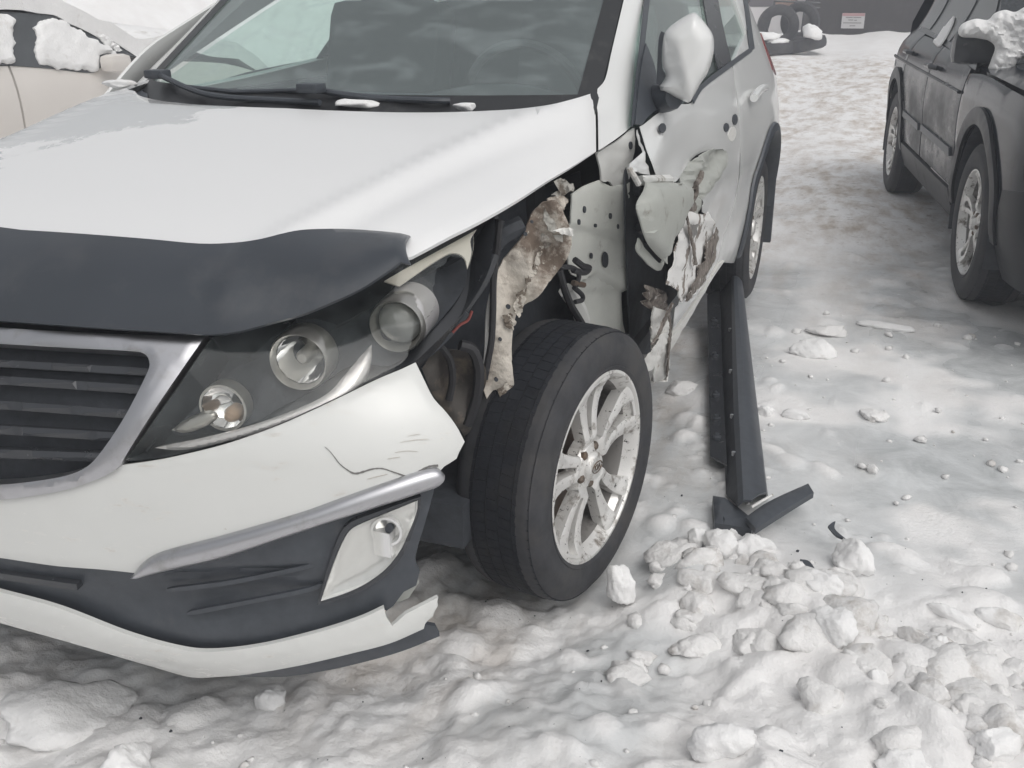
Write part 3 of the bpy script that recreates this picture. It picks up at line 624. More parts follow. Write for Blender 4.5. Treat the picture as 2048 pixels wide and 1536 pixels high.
# the crack across the bumper corner
def ribbon(name, px, w_, F, mat, parent, off=.0012, closed=False):
    P = resample(cr(px, 6), 3.5); T = np.gradient(P, axis=0); T /= np.linalg.norm(T, axis=1, keepdims=True); Nn = np.stack([-T[:, 1], T[:, 0]], 1)
    rg = np.random.default_rng(len(px)); k = np.interp(np.linspace(0, 1, len(P)), np.linspace(0, 1, len(w_)), w_)*(.7+.6*rg.random(len(P)))
    A, B_ = hit(P+Nn*k[:, None]/2, F), hit(P-Nn*k[:, None]/2, F); A, B_ = A+grad(F, A)*off, B_+grad(F, B_)*off
    b = MB(); b.grid(np.array([A-grad(F, A)*.004, A, B_, B_-grad(F, B_)*.004])); return b.build(name, mat, parent, fix=True)
M['crack'] = pm('crack edge', (.16, .155, .15), .8)
M['scr'] = pm('light scratch', (.50, .46, .42), .7)
ribbon('crack', [(650, 894), (662, 905), (680, 928), (700, 943), (712, 947), (728, 943), (745, 938), (765, 937), (790, 945), (815, 952), (835, 944), (858, 933), (876, 931)], [.6, 1.2, 2, 3.5, 2, 2, 2.5, 3, 4], F_front, M['crack'], CAR)
for q in ([(800, 885), (830, 880), (858, 879)], [(790, 905), (812, 902), (835, 903)], [(775, 918), (800, 914)], [(815, 872), (840, 868)], [(735, 958), (775, 948)], [(745, 1232), (772, 1222)], [(700, 1268), (740, 1262), (765, 1258)], [(690, 1248), (715, 1240)]): ribbon('scratch', q, [.4, 1.1, .4], F_front, M['scr'], CAR)
# ------------------------------------------------------------------ windscreen, pillars, roof, cabin
def hw(z): return .702-.18*(z-1.07)
def y_w(x, z): return .335+.45*x**2+(z-1.07)*1.7-.25*np.maximum(0, z-1.3)**2
def ws_grid(x0, x1, z0, z1, nx, nz, off=0.0):
    z = np.linspace(z0, z1, nz)[:, None]; t = np.linspace(x0, x1, nx)[None, :]; x = hw(z)*t; y = y_w(x, z)
    return np.stack([x, y-off*.5, z+off*.86+0*x], 2)
b = MB(); b.grid(ws_grid(-1, 1, 1.045, 1.56, 33, 16)); b.build('windshield', M['screen'], CAR)
b = MB(); G = ws_grid(-1.006, -.935, 1.04, 1.57, 3, 14, .004); b.grid(G); b.build('glass_border', M['frit'], CAR, mirror=True)
b = MB(); b.grid(ws_grid(-1.0, 1.0, 1.035, 1.088, 30, 3, .005)); b.build('glass_border', M['frit'], CAR)
b = MB(); b.grid(ws_grid(-1.0, 1.0, 1.53, 1.575, 30, 3, .005)); b.build('glass_border', M['frit'], CAR)
# cowl tray under the glass
def cowl():
    E0 = hit(cr([(460, 206), (600, 213), (700, 217), (800, 219), (900, 219), (1000, 215), (1050, 211), (1100, 204), (1150, 193), (1180, 184)], 4), lambda X: F_hood(X)+.004)
    E0 = E0[E0[:, 0] > 0]; E0 = np.vstack([[0, E0[0][1], E0[0][2]], E0]); x = E0[:, 0]
    E1 = np.stack([x*.985, y_w(x*.985, 1.055)+.0, np.full(len(x), 1.052)], 1)
    G = np.array([E0+np.array([0, -.03, -.03]), E0+np.array([0, .012, -.02]), E0*.5+E1*.5+np.array([0, 0, -.022]), E1+np.array([0, -.012, -.004]), E1+np.array([0, .02, .012])])
    Gm = G[:, ::-1]*[-1, 1, 1]; G = np.concatenate([Gm[:, :-1], G], 1); b = MB(); b.grid(G); b.build('cowl_tray', M['black'], CAR)
cowl()
def wiper(px):
    P = [at(a, b_, y=c) for a, b_, c in px]; b = MB(); b.tube(cr(P, 5), .008, 8)
    return b.build('wiper', M['black'], CAR)
w1 = wiper([(315, 148, .50), (340, 160, .44), (380, 178, .38), (420, 190, .34), (470, 196, .33), (540, 200, .33), (640, 205, .31)]); w2 = wiper([(600, 172, .34), (680, 188, .35), (770, 197, .36), (860, 201, .37), (900, 202, .39)])
for w_, q in ((w1, (315, 148, .50)), (w2, (622, 176, .31))):
    b = MB(); b.box(at(q[0], q[1], y=q[2]), (.03, .025, .012), bev=.006); b.build('wiper_pivot', M['black'], w_)
b = MB(); b.tube([at(360, 172, y=.40), at(470, 184, y=.37), at(610, 180, y=.36)], .006, 8); b.build('wiper_blade', M['black'], w1)
b = MB(); b.tube([at(640, 186, y=.37), at(760, 190, y=.40), at(880, 193, y=.43)], .006, 8); b.build('wiper_blade', M['black'], w2)
# pillar with the cowl-side panel
def pillar():
    L = list(hit([(1197, 301), (1196.5, 260), (1195.5, 225), (1190, 186)], F_hood))
    zs = [1.12, 1.18, 1.25, 1.32, 1.45, 1.57]
    L += [np.array([hw(z)*1.012, y_w(hw(z)*1.012, z)-.004, z+.004]) for z in zs]
    R_ = [at(1265, 250, x=.795), at(1266.5, 235, x=.790), at(1269, 205, x=.780), at(1271, 180, x=.772), at(1274, 150, x=.760), at(1279, 105, x=.742), at(1284, 55, x=.722), at(1290, 2, x=.700), np.array([.655, 1.34, 1.46]), np.array([.615, 1.50, 1.575])]
    L, R_ = cr(L, 4), cr(R_, 4); G = []
    for t in np.linspace(0, 1, 9): G.append(L*(1-t)+R_*t+np.array([.8, -.5, .3])*(.014*4*t*(1-t)))
    e = G[-1]+np.array([-.03, .03, 0]); s0 = G[0]+np.array([-.005, .012, -.012])
    b = MB(); b.grid(np.array([s0]+G+[e])); return b.build('pillar', M['white'], CAR, mirror=True, fix=True)
pillar()
# roof, tail and off-side panels (what the lens would see from a step aside)
def roof():
    Y = np.linspace(1.17, 3.35, 18); G = []
    for y in Y:
        w_ = .60+.055*smooth01((y-1.17)/.5)-.10*smooth01((y-2.4)/1); t = np.linspace(-1, 1, 17); zt = 1.565+.055*smooth01((y-1.1)/.7)-.10*smooth01((y-2.5)/1.0)
        G.append(np.stack([t*w_, y+.05*t*t*0, zt-.045*np.abs(t)**2.5], 1))
    b = MB(); b.grid(np.array(G)); b.build('roof', M['white'], CAR)
    G2 = np.array(G)-[0, 0, .05]; b = MB(); b.grid(G2, True); b.build('headliner', M['liner'], CAR)
roof()
def yz(sign): return lambda v: np.stack([sign*x_s(v[:, 0], v[:, 1]), v[:, 0], v[:, 1]], 1)
def F_sideR(X): return -X[:, 0]-x_s(X[:, 1], X[:, 2])
SEAM = hit([(1466, 127), (1473, 180), (1480, 240), (1482, 300), (1474, 390), (1450, 470), (1437, 525)], F_side)[:, 1:]
ARC = [(2.64+.405*math.cos(a), .37+.405*math.sin(a)) for a in np.linspace(math.pi*1.08, .03, 14)]
quarter = [(p[0]+.006, p[1], 'c' if i in (0, len(SEAM)-1) else '') for i, p in enumerate(SEAM)]+[(2.12, .30, 'c')]+[(a, b_, 'c' if i in (0, 13) else '') for i, (a, b_) in enumerate(ARC)]+[(3.12, .40, 'c'), (3.3, .55), (3.42, .8), (3.40, 1.0), (3.30, 1.25), (3.0, 1.52, 'c'), (2.75, 1.50, 'c'), (2.72, 1.18, 'c'), (2.4, 1.135)]
patch('rear_side', quarter, F_side, M['white'], CAR, step=.04, th=.02, rnd=.003, to3=yz(1))
fullside = [(.50, .985, 'c'), (.75, 1.03), (1.3, 1.06), (1.85, 1.10), (2.4, 1.135), (2.72, 1.18, 'c'), (2.75, 1.50, 'c'), (3.0, 1.52, 'c'), (3.30, 1.25), (3.40, 1.0), (3.42, .8), (3.3, .55), (3.12, .40, 'c')]+[(a, b_, 'c' if i in (0, 13) else '') for i, (a, b_) in enumerate(ARC[::-1])]+[(2.0, .27, 'c'), (.55, .25, 'c'), (.46, .5), (.45, .8)]
patch('far_side', fullside, F_sideR, M['white'], CAR, step=.06, th=.02, to3=yz(-1))
# far-side fender: from the bonnet edge out and down to the wheel arch
def fender():
    Y = np.linspace(-.60, .50, 24); G = []
    for t in np.linspace(0, 1, 12):
        row = []
        for y in Y:
            e, z0 = float(xe(y))+.004, float(ze(y))-.012; w_ = .905-.10*smooth01((-.15-y)/.6)
            arch = .37+math.sqrt(max(0, .42**2-(y-.0)**2)) if abs(y) < .42 else .33
            zb = max(arch, .33) if abs(y) < .42 else .36
            x = e+(w_-e)*math.sin(min(1, t*1.5)*math.pi/2); z = z0+(zb-z0)*max(0, (t-.12)/.88)**1.25
            row.append((-x, y, z))
        G.append(row)
    b = MB(); b.grid(np.array(G)); b.build('fender', M['white'], CAR)['label'] = 'undamaged front fender on the far side'
fender()
# side windows
def winpatch(name, pts, mat, off, parent=CAR, mirror=True, **k): return patch(name, pts, F_side, mat, parent, step=16, off=off, th=.004, mirror=mirror, clip=False, **k)
winpatch('door_window', [(1267, 246, 'c'), (1276, 160), (1284, 80), (1293, 0), (1302, -70, 'c'), (1402, -70, 'c'), (1417, 20), (1443, 143, 'c'), (1400, 178), (1380, 203), (1330, 214), (1284, 248, 'c')], M['side'], -.012, mirror=False)
winpatch('rear_window', [(1424, -70, 'c'), (1474, -60, 'c'), (1486, 0), (1500, 98, 'c'), (1463, 126, 'c'), (1441, 20)], M['side'], -.012)
winpatch('pillar_cover', [(1399, -70, 'c'), (1427, -70, 'c'), (1446, 40), (1466, 127, 'c'), (1441, 146, 'c'), (1416, 40)], M['gloss'], -.004)
winpatch('window_seal', [(1264, 252, 'c'), (1273, 160), (1282, 80), (1291, 0), (1300, -70, 'c'), (1309, -70, 'c'), (1300, 0), (1291, 80), (1283, 160), (1278, 238, 'c')], M['black'], .0, mirror=False)
winpatch('belt_strip', [(1385, 208, 'c'), (1402, 180), (1440, 150), (1502, 104, 'c'), (1500, 95, 'c'), (1438, 139), (1398, 172), (1382, 200, 'c')], M['black'], .006)
winpatch('sail_panel', [(1268, 250, 'c'), (1273, 195), (1281, 130), (1290, 88, 'c'), (1306, 130), (1318, 185), (1335, 208, 'c'), (1300, 228), (1283, 250, 'c')], M['black'], .004, mirror=False)
winpatch('window_seal', [(1470, -60, 'c'), (1482, -60, 'c'), (1494, 0), (1508, 98, 'c'), (1498, 102, 'c'), (1486, 0)], M['black'], .004)
# cabin
b = MB(); G = []
for x in np.linspace(-.66, .66, 15):
    bump_ = .05*math.exp(-((x-.34)/.2)**2); G.append([(x, .40+.5*x*x, 1.0), (x, .55+.35*x*x, 1.03), (x, .78+.1*x*x, 1.045+bump_), (x, .95, 1.03+bump_), (x, 1.02, .95), (x, 1.0, .6)])
b.grid(np.array(G)); b.build('dashboard', M['interior'], CAR, fix=True)
def seat(x, y, w_=.25):
    b = MB(); b.box((x, y+.05, .62), (w_, .28, .10), bev=.07); R_ = Matrix.Rotation(.3, 3, 'X'); b.box((x, y+.38, .98), (w_*.95, .09, .34), np.array(Matrix.Rotation(-.28, 3, 'X')), bev=.07)
    b.box((x, y+.52, 1.38), (.14, .055, .10), np.array(Matrix.Rotation(-.2, 3, 'X')), bev=.05); b.tube([(x-.05, y+.47, 1.2), (x-.05, y+.52, 1.36)], .008); b.tube([(x+.05, y+.47, 1.2), (x+.05, y+.52, 1.36)], .008)
    return b.build('seat', M['interior'], CAR)
seat(.38, 1.15); seat(-.38, 1.15); seat(0, 2.0, .60)
b = MB(); b.tube(cr([(.36+.185*math.cos(a), 1.0-.06*math.sin(a), 1.02+.175*math.sin(a)) for a in np.linspace(0, 2*math.pi, 20)[:-1]], 2, True), .015, 8, cap=False); b.box((.36, 1.02, 1.02), (.07, .03, .05), bev=.02); b.box((.36, 1.01, 1.02), (.17, .012, .015)); b.build('steering_wheel', M['interior'], CAR)
b = MB(); b.box((0, 1.02, 1.46), (.12, .02, .032), bev=.015); b.tube([(0, 1.02, 1.48), (0, .98, 1.53)], .01); b.build('rear_view_mirror', M['interior'], CAR)
b = MB(); b.box((0, 1.9, .42), (.80, 1.45, .04)); b.box((-.80, 1.9, .72), (.02, 1.35, .30)); b.box((.78, 2.25, .74), (.02, .95, .30)); b.box((0, .42, .62), (.60, .04, .38)); b.box((.70, 1.2, .70), (.03, .5, .3)); b.build('cabin_trim', M['interior'], CAR)
b = MB(); b.box((0, 3.33, .75), (.72, .03, .35), bev=.02); b.box((0, 3.30, .46), (.80, .08, .16), bev=.05); b.build('tailgate', M['white'], CAR)
b = MB(); G = [[(t*.58, 3.34-.10*s_, 1.12+.38*s_) for t in np.linspace(-1, 1, 8)] for s_ in (0, 1)]; b.grid(np.array(G)); b.build('tailgate_window', M['side'], CAR)
b = MB(); b.box((0, 1.5, .27), (.66, 1.75, .05)); b.box((0, -.25, .42), (.48, .42, .24), bev=.05); b.box((.0, -.3, .76), (.55, .34, .10), bev=.06); b.build('underbody', M['dark'], CAR)
patch('tail_lamp', [(3.16, 1.0, 'c'), (3.28, .98), (3.405, .96, 'c'), (3.36, 1.12), (3.32, 1.16, 'c'), (3.22, 1.1)], F_side, pm('red lamp', (.20, .04, .04), .3), CAR, step=.03, off=.004, th=.006, to3=yz(1))

V_, F_ = patch('far_pillar_base', [(1262, 256, 'c'), (1276, 130), (1290, 0), (1300, -80, 'c'), (1345, -80, 'c'), (1332, 60), (1322, 215, 'c'), (1284, 252, 'c')], F_side, None, step=18, off=.004, th=.008, build=False); b = MB(); b.add(V_*[-1, 1, 1], [tuple(f)[::-1] for f in F_]); b.build('far_pillar_base', M['white'], CAR)

V_, F_ = patch('door_window', [(1326, 214, 'c'), (1334, 60), (1346, -70, 'c'), (1402, -70, 'c'), (1417, 20), (1443, 143, 'c'), (1400, 178), (1380, 203)], F_side, None, step=16, off=-.012, th=.004, build=False); b = MB(); b.add(V_*[-1, 1, 1], [tuple(f)[::-1] for f in F_]); b.build('door_window', M['side'], CAR)
# ------------------------------------------------------------------ near side: door, sill, damage
crum = lambda a, s=.05, sd=3: (lambda p, v: a*(fbm(v[:, 0]*s, v[:, 1]*s, 4, sd)-.5)*2)
DOOR = patch('front_door', [(1281, 252, 'c'), (1290, 247), (1330, 217), (1360, 208), (1385, 205), (1400, 181), (1440, 148), (1465, 128, 'c'), (1472, 180), (1479, 240), (1481, 300), (1473, 390), (1449, 470), (1436, 525, 'c'), (1400, 584), (1365, 634), (1348, 660, 'c'),
  (1352, 615, 'cj'), (1378, 590, 'cj'), (1395, 558, 'cj'), (1408, 520), (1419, 480), (1421, 440, 'cj'), (1404, 424, 'cj'), (1403, 396), (1416, 384), (1441, 350), (1454, 320), (1450, 301), (1440, 298), (1410, 306), (1376, 336), (1346, 362), (1336, 366, 'c'), (1335, 350, 'c'), (1310, 350, 'c'), (1303, 325), (1293, 290)],
  F_side, M['white'], CAR, step=9, th=.004, rnd=.002, disp=lambda p, v: -.018*np.exp(-(((v[:, 0]-1390)/35)**2+((v[:, 1]-300)/60)**2))+.006*np.exp(-((v[:, 0]-1322)/6)**2)*smooth01((300-v[:, 1])/40)+.02*np.exp(-((v[:, 0]-1340)/40)**2-((v[:, 1]-380)/30)**2)+.004*np.sin(v[:, 0]*.09+v[:, 1]*.03)*smooth01((1470-v[:, 0])/40)*smooth01((v[:, 1]-260)/80)*smooth01((480-v[:, 1])/60))
DOOR['label'] = 'front door with its lower leading corner torn away'
patch('sill', [(1436, 527, 'c'), (1447, 521, 'c'), (1420, 562), (1385, 622), (1350, 682), (1336, 705, 'c'), (1330, 690, 'c'), (1348, 664, 'c'), (1366, 637), (1401, 587)], F_side, M['scuff'], CAR, step=9, off=.004, th=.03, disp=crum(.004))
def hole(px, py, rx, ry, F, off, parent, mat=None, name='hole'):
    P = [(px+rx*math.cos(a), py+ry*math.sin(a)) for a in np.linspace(0, 2*math.pi, 13)[:-1]]; return patch(name, P, F, mat or M['dark'], parent, step=max(2.0, min(rx, ry)*.8), off=off, th=.004)
hole(1318, 260, 6.5, 10, F_side, .012, DOOR, name='mirror_wire_hole'); hole(1452, 255, 5, 9, F_side, .003, DOOR, name='handle_hole'); hole(1469, 239, 5, 11, F_side, .003, DOOR, name='handle_hole')
patch('handle_recess', [(1458, 262), (1466, 252), (1472, 262), (1470, 276), (1463, 283), (1456, 274)], F_side, M['scuff'], DOOR, step=5, off=.001, th=.003)
b = MB(); P = hit([(1508, 196), (1516, 184), (1524, 177), (1531, 175)], lambda X: F_side(X)-.03); b.tube(cr(P, 4), .016, 10); b.build('door_handle', M['white'], CAR)
# torn leading edge of the door
patch('door_corner', [(1281, 254, 'c'), (1292, 290), (1302, 325), (1308, 349, 'c'), (1290, 345, 'cj'), (1266, 331, 'c'), (1266, 321, 'c'), (1292, 298, 'c'), (1284, 276)], F_side, M['white'], DOOR, step=6, off=-.01, th=.004, disp=crum(.006, .1))
patch('door_edge_bar', [(1272, 353, 'c'), (1330, 350, 'c'), (1338, 356, 'c'), (1338, 366, 'c'), (1326, 370, 'c'), (1282, 370, 'c')], F_side, M['innerw'], DOOR, step=6, off=.012, th=.02, pillow=.01, pw=7, smooth=False)
b = MB(); P = hit([(1258, 336), (1268, 352), (1277, 368)], lambda X: F_side(X)-.012); b.tube(P, .007, 8); b.build('torn_rod', M['innerw'], DOOR)
patch('door_inner_skin', [(1277, 368, 'c'), (1330, 366), (1358, 371), (1369, 386, 'cj'), (1356, 425), (1343, 455), (1327, 478), (1321, 500), (1321, 527, 'c'), (1298, 507), (1277, 480), (1262, 436), (1257, 414), (1263, 398), (1272, 384)], F_side, M['inner'], DOOR, step=8, off=.02, th=.004, pillow=.03, pw=35, disp=crum(.004, .04))
patch('door_inner_flap', [(1276, 476, 'c'), (1298, 505), (1322, 526), (1336, 470, 'c'), (1342, 462), (1326, 530), (1318, 542), (1297, 528), (1277, 502)], F_side, M['inner'], DOOR, step=7, off=.0, th=.004, disp=crum(.006))
patch('torn_inner_panel', [(1332, 371, 'c'), (1352, 360), (1378, 334), (1411, 304), (1441, 296), (1452, 302), (1455, 320), (1442, 351), (1416, 386), (1404, 400), (1402, 424, 'cj'), (1382, 430, 'cj'), (1366, 410), (1369, 386, 'c'), (1358, 371)], F_side, M['inner'], DOOR, step=5, off=-.006, th=.004,
  disp=lambda p, v: .010*np.sin((v[:, 0]+v[:, 1]*.55)*.14)+.012*(fbm(v[:, 0]*.12, v[:, 1]*.12, 4, 8)-.5)*2+.03*smooth01((1380-v[:, 0])/40)).__setitem__('label', 'creased grey inner panel curling out of the tear')
hole(1380, 415, 12, 17, F_side, .003, DOOR, M['rust'], 'crushed_bracket')
for k, (x0, y0, x1, y1) in enumerate([(1366, 372, 1371, 418), (1392, 372, 1384, 402), (1402, 345, 1388, 372)]):
    P = hit(cr([(x0, y0), ((x0+x1)/2+4, (y0+y1)/2), (x1, y1)], 4), lambda X: F_side(X)-.004); b = MB(); b.tube(P, .006+.002*k, 6); b.build('torn_edge', M['rust'], DOOR)
patch('peeled_skin', [(1354, 446, 'cj'), (1366, 424, 'cj'), (1392, 428, 'cj'), (1407, 422, 'cj'), (1419, 442), (1417, 480), (1408, 522, 'cj'), (1394, 560, 'cj'), (1376, 588, 'cj'), (1352, 603, 'cj'), (1346, 580, 'c'), (1330, 572), (1311, 566, 'c'), (1316, 548), (1332, 515), (1345, 478)], F_side, M['peel'], DOOR, step=5, off=.018, th=.004,
  disp=lambda p, v: .010*(fbm(v[:, 0]*.07, v[:, 1]*.05, 5, 5)-.5)*2+.012*smooth01((1345-v[:, 0])/30)).__setitem__('label', 'flap of white paint peeling off bare metal on the door')
patch('bare_metal', [(1418, 452, 'cj'), (1416, 490, 'cj'), (1406, 530, 'cj'), (1388, 566, 'cj'), (1366, 592, 'cj'), (1352, 600, 'cj'), (1362, 580, 'cj'), (1376, 556, 'cj'), (1380, 530, 'cj'), (1394, 520, 'cj'), (1402, 480, 'cj')], F_side, M['rust'], DOOR, step=4, off=.028, th=.003, seed=9, disp=crum(.004, .08))
patch('bare_metal', [(1356, 448, 'cj'), (1376, 446, 'cj'), (1374, 462, 'cj'), (1366, 476, 'cj'), (1358, 464, 'cj')], F_side, M['tabm'] if 'tabm' in M else M.setdefault('tabm', pm('bare steel', (.26, .25, .24), .4, metal=.4, var=(40, .3))), DOOR, step=4, off=.030, th=.003, seed=5)
patch('crushed_jamb', [(1310, 572, 'c'), (1346, 584, 'cj'), (1350, 612, 'cj'), (1338, 640, 'cj'), (1322, 626, 'cj'), (1306, 618, 'c')], F_side, M['rust'], CAR, step=6, off=-.02, th=.004, disp=crum(.02, .12))
patch('crumpled_sill_end', [(1306, 612, 'c'), (1330, 622, 'cj'), (1341, 616, 'c'), (1342, 660), (1338, 712), (1333, 756, 'c'), (1312, 764, 'cj'), (1296, 762, 'c'), (1302, 700, 'cj'), (1304, 650)], F_side, M['scuff'], CAR, step=5, off=.004, th=.004,
  disp=lambda p, v: .010*np.sin(v[:, 0]*.20+.5*np.sin(v[:, 1]*.05))+.022*(fbm(v[:, 0]*.07, v[:, 1]*.035, 4, 3)-.5))['label'] = 'crumpled white end of the sill behind the front wheel'
patch('folded_strip', [(1276, 722, 'c'), (1302, 690, 'cj'), (1330, 657, 'c'), (1336, 664, 'c'), (1316, 702, 'cj'), (1286, 742, 'c')], F_side, M['scuff'], CAR, step=5, off=.012, th=.003, disp=crum(.005, .12))
ribbon('torn_seam', [(1338, 622), (1341, 655), (1338, 700), (1334, 752)], [2, 4, 3, 2], lambda X: F_side(X)-.016, M['rust'], CAR); ribbon('torn_seam', [(1304, 690), (1318, 668), (1330, 640), (1346, 606)], [2, 4, 5, 3], lambda X: F_side(X)-.02, M['rust'], CAR); ribbon('torn_seam', [(1374, 432), (1382, 470), (1388, 500), (1392, 530)], [2, 5, 3, 5], lambda X: F_side(X)-.031, M['rust'], CAR); ribbon('torn_seam', [(1334, 508), (1342, 494), (1348, 484)], [1, 3, 1], lambda X: F_side(X)-.034, M['rust'], CAR)
# hinge pillar behind the missing fender
HP = plane((.72, .28, .7), (.95, -.305, 0))
HPANEL = patch('hinge_pillar', [(1140, 388, 'c'), (1165, 372), (1195, 360, 'c'), (1205, 366), (1222, 372), (1250, 364, 'c'), (1252, 440), (1254, 540), (1258, 640), (1263, 690), (1225, 700, 'c'), (1168, 700, 'c'), (1166, 580, 'c'), (1158, 556), (1140, 540), (1138, 460)], HP, M['hinge'], CAR, step=8, th=.006, rnd=.002,
  disp=lambda p, v: .012*smooth01((v[:, 0]-1228)/14)*smooth01((1256-v[:, 0])/10)+.008*smooth01((455-v[:, 1]+.25*(v[:, 0]-1138))/10)-.012*smooth01((v[:, 1]-545-18*np.abs((v[:, 0]-1195)/30))/5)-.006*smooth01((v[:, 1]-582)/4)+.003*(fbm(v[:, 0]*.04, v[:, 1]*.04, 3, 6)-.5))
HPANEL['label'] = 'grey inner hinge pillar with punched holes'
for (px, py, rx, ry) in [(1162, 418, 2.2, 7), (1151, 443, 2.2, 6), (1184, 450, 2.2, 4), (1214, 431, 2.2, 6), (1229, 452, 1.6, 5), (1179, 511, 2.2, 6), (1207, 519, 5.5, 16), (1247, 514, 2.5, 11)]: hole(px, py, rx, ry, HP, .012 if py < 460 else .007, HPANEL, name='punched_hole')
patch('upper_gusset', [(1189, 306, 'c'), (1225, 284), (1264, 256, 'c'), (1262, 300), (1256, 345), (1250, 362, 'cj'), (1224, 372, 'cj'), (1212, 362, 'cj'), (1196, 360, 'c'), (1194, 335)], HP, M['innerw'], CAR, step=7, off=.008, th=.005, disp=crum(.006, .035, 9))['label'] = 'dented pale steel gusset under the windscreen pillar'
hole(1253, 290, 3, 8, HP, .014, CAR, name='gusset_hole')
patch('door_jamb', [(1262, 252, 'c'), (1281, 252, 'c'), (1290, 290), (1268, 322, 'c'), (1260, 360), (1276, 400), (1330, 560), (1310, 700), (1262, 700, 'c'), (1255, 540), (1250, 370)], lambda X: F_side(X)+.085, M['dark'], CAR, step=14, th=.004)
b = MB(); p = hit([(1258, 372)], HP)[0]+np.array([.035, 0, 0]); b.lathe([(0, .022), (.012, .022), (.014, .01), (.026, .008), (.028, -.01), (0, -.012)], p, (1, -.3, 0), 16); b.build('door_hinge', M['gloss'], CAR, fix=True)
b = MB(); b.lathe([(0, .012), (.010, .012), (.011, 0)], p+np.array([.022, -.006, 0]), (1, -.3, 0), 6); b.build('hinge_bolt', M['chrome'], CAR, fix=True)
b = MB(); P = hit([(1256, 452), (1272, 460), (1276, 480)], HP); b.tube(P+np.array([.03, 0, 0]), .014, 8); b.build('check_strap', M['gloss'], CAR)
# grimy apron rail over the wheel
AP = plane((.68, -.12, .5), (.6, -.8, 0))
APRON = patch('apron_rail', [(1088, 404, 'c'), (1110, 400), (1130, 440), (1133, 480), (1126, 510), (1108, 545), (1076, 580), (1042, 618), (1027, 662), (1022, 715), (1028, 792, 'cj'), (998, 800, 'cj'), (975, 800, 'c'), (968, 770), (972, 700), (978, 640), (985, 575), (998, 542), (1022, 503), (1048, 462), (1068, 430)], AP, M['apron'], CAR, step=7, th=.006,
  disp=lambda p, v: .010*np.sin((v[:, 0]-v[:, 1]*.25)*.07)+.02*smooth01((v[:, 0]-1000-.45*(700-v[:, 1]))/30)*smooth01((680-v[:, 1])/60)+.006*(fbm(v[:, 0]*.09, v[:, 1]*.09, 4, 4)-.5)*2)
APRON['label'] = 'dirt-caked apron rail hanging over the front tyre'
for (px, py, r) in [(1047, 465, 4), (1013, 610, 4.5), (997, 675, 3.5), (989, 755, 4), (1060, 441, 3)]: hole(px, py, r, r*1.1, AP, .014, APRON, name='bolt_hole')
M['tab'] = pm('bent bare steel', (.34, .33, .30), .5, var=(30, .25), dirt=((.13, .11, .09), 30, .5, .62), bump=(40, .5, .004))
for pts, o, mt in [([(1083, 412, 'c'), (1092, 428, 'cj'), (1108, 448, 'cj'), (1102, 462, 'c'), (1088, 456, 'cj'), (1080, 436, 'c')], .02, 'tab'), ([(1096, 455, 'c'), (1120, 450, 'cj'), (1138, 453, 'c'), (1137, 466, 'cj'), (1112, 462, 'cj')], .03, 'scuff'), ([(1078, 462, 'c'), (1092, 470, 'cj'), (1097, 486, 'c'), (1088, 494, 'cj'), (1077, 478, 'c')], .02, 'tab'), ([(1100, 466, 'c'), (1128, 466, 'cj'), (1126, 482, 'cj'), (1106, 477, 'c')], .02, 'tab'), ([(1114, 366, 'c'), (1130, 360, 'cj'), (1146, 370, 'cj'), (1148, 384, 'cj'), (1132, 396, 'cj'), (1110, 394, 'c'), (1124, 385, 'c')], -.02, 'tab'), ([(1140, 372, 'c'), (1151, 369, 'cj'), (1150, 384, 'c'), (1141, 384, 'c')], -.01, 'tab'), ([(1100, 402, 'c'), (1126, 394, 'cj'), (1142, 402, 'cj'), (1134, 425, 'cj'), (1112, 432, 'c')], -.02, 'apron')]:
    patch('torn_tab', pts, AP, M[mt], APRON, step=4, off=o, th=.003, disp=crum(.008, .10, 7))
for k, pts in enumerate([[(1070, 505, 'cj'), (1084, 496, 'cj'), (1072, 540, 'cj'), (1058, 560, 'cj'), (1050, 580, 'cj'), (1052, 548, 'cj')], [(1030, 585, 'cj'), (1050, 575, 'cj'), (1044, 610, 'cj'), (1034, 632, 'cj'), (1026, 620, 'cj')], [(1002, 628, 'cj'), (1020, 622, 'cj'), (1030, 640, 'cj'), (1022, 660, 'cj'), (1006, 644, 'cj')], [(992, 776, 'cj'), (1012, 762, 'cj'), (1026, 772, 'cj'), (1026, 790, 'cj'), (1000, 797, 'cj')]]): patch('flaked_sealant', pts, AP, M['flake'] if 'flake' in M else M.setdefault('flake', pm('flaking sealant', (.56, .52, .46), .7, dirt=((.17, .14, .11), 42, .48, .53), bump=(70, 1.0, .008))), APRON, step=4, off=.012, th=.003, seed=k+3, disp=crum(.006, .2, k))
patch('apron_flange', [(985, 560, 'c'), (990, 575), (982, 640), (975, 720), (966, 764, 'c'), (962, 758, 'c'), (968, 700), (972, 620)], AP, M['innerw'], APRON, step=6, off=.004, th=.004)
b = MB(); b.tube(hit(cr([(1000, 440), (994, 500), (987, 560), (986, 620), (983, 680), (977, 715), (969, 758)], 5), lambda X: AP(X)-.022), .0075, 8); b.build('drain_hose', M['cable'], CAR)
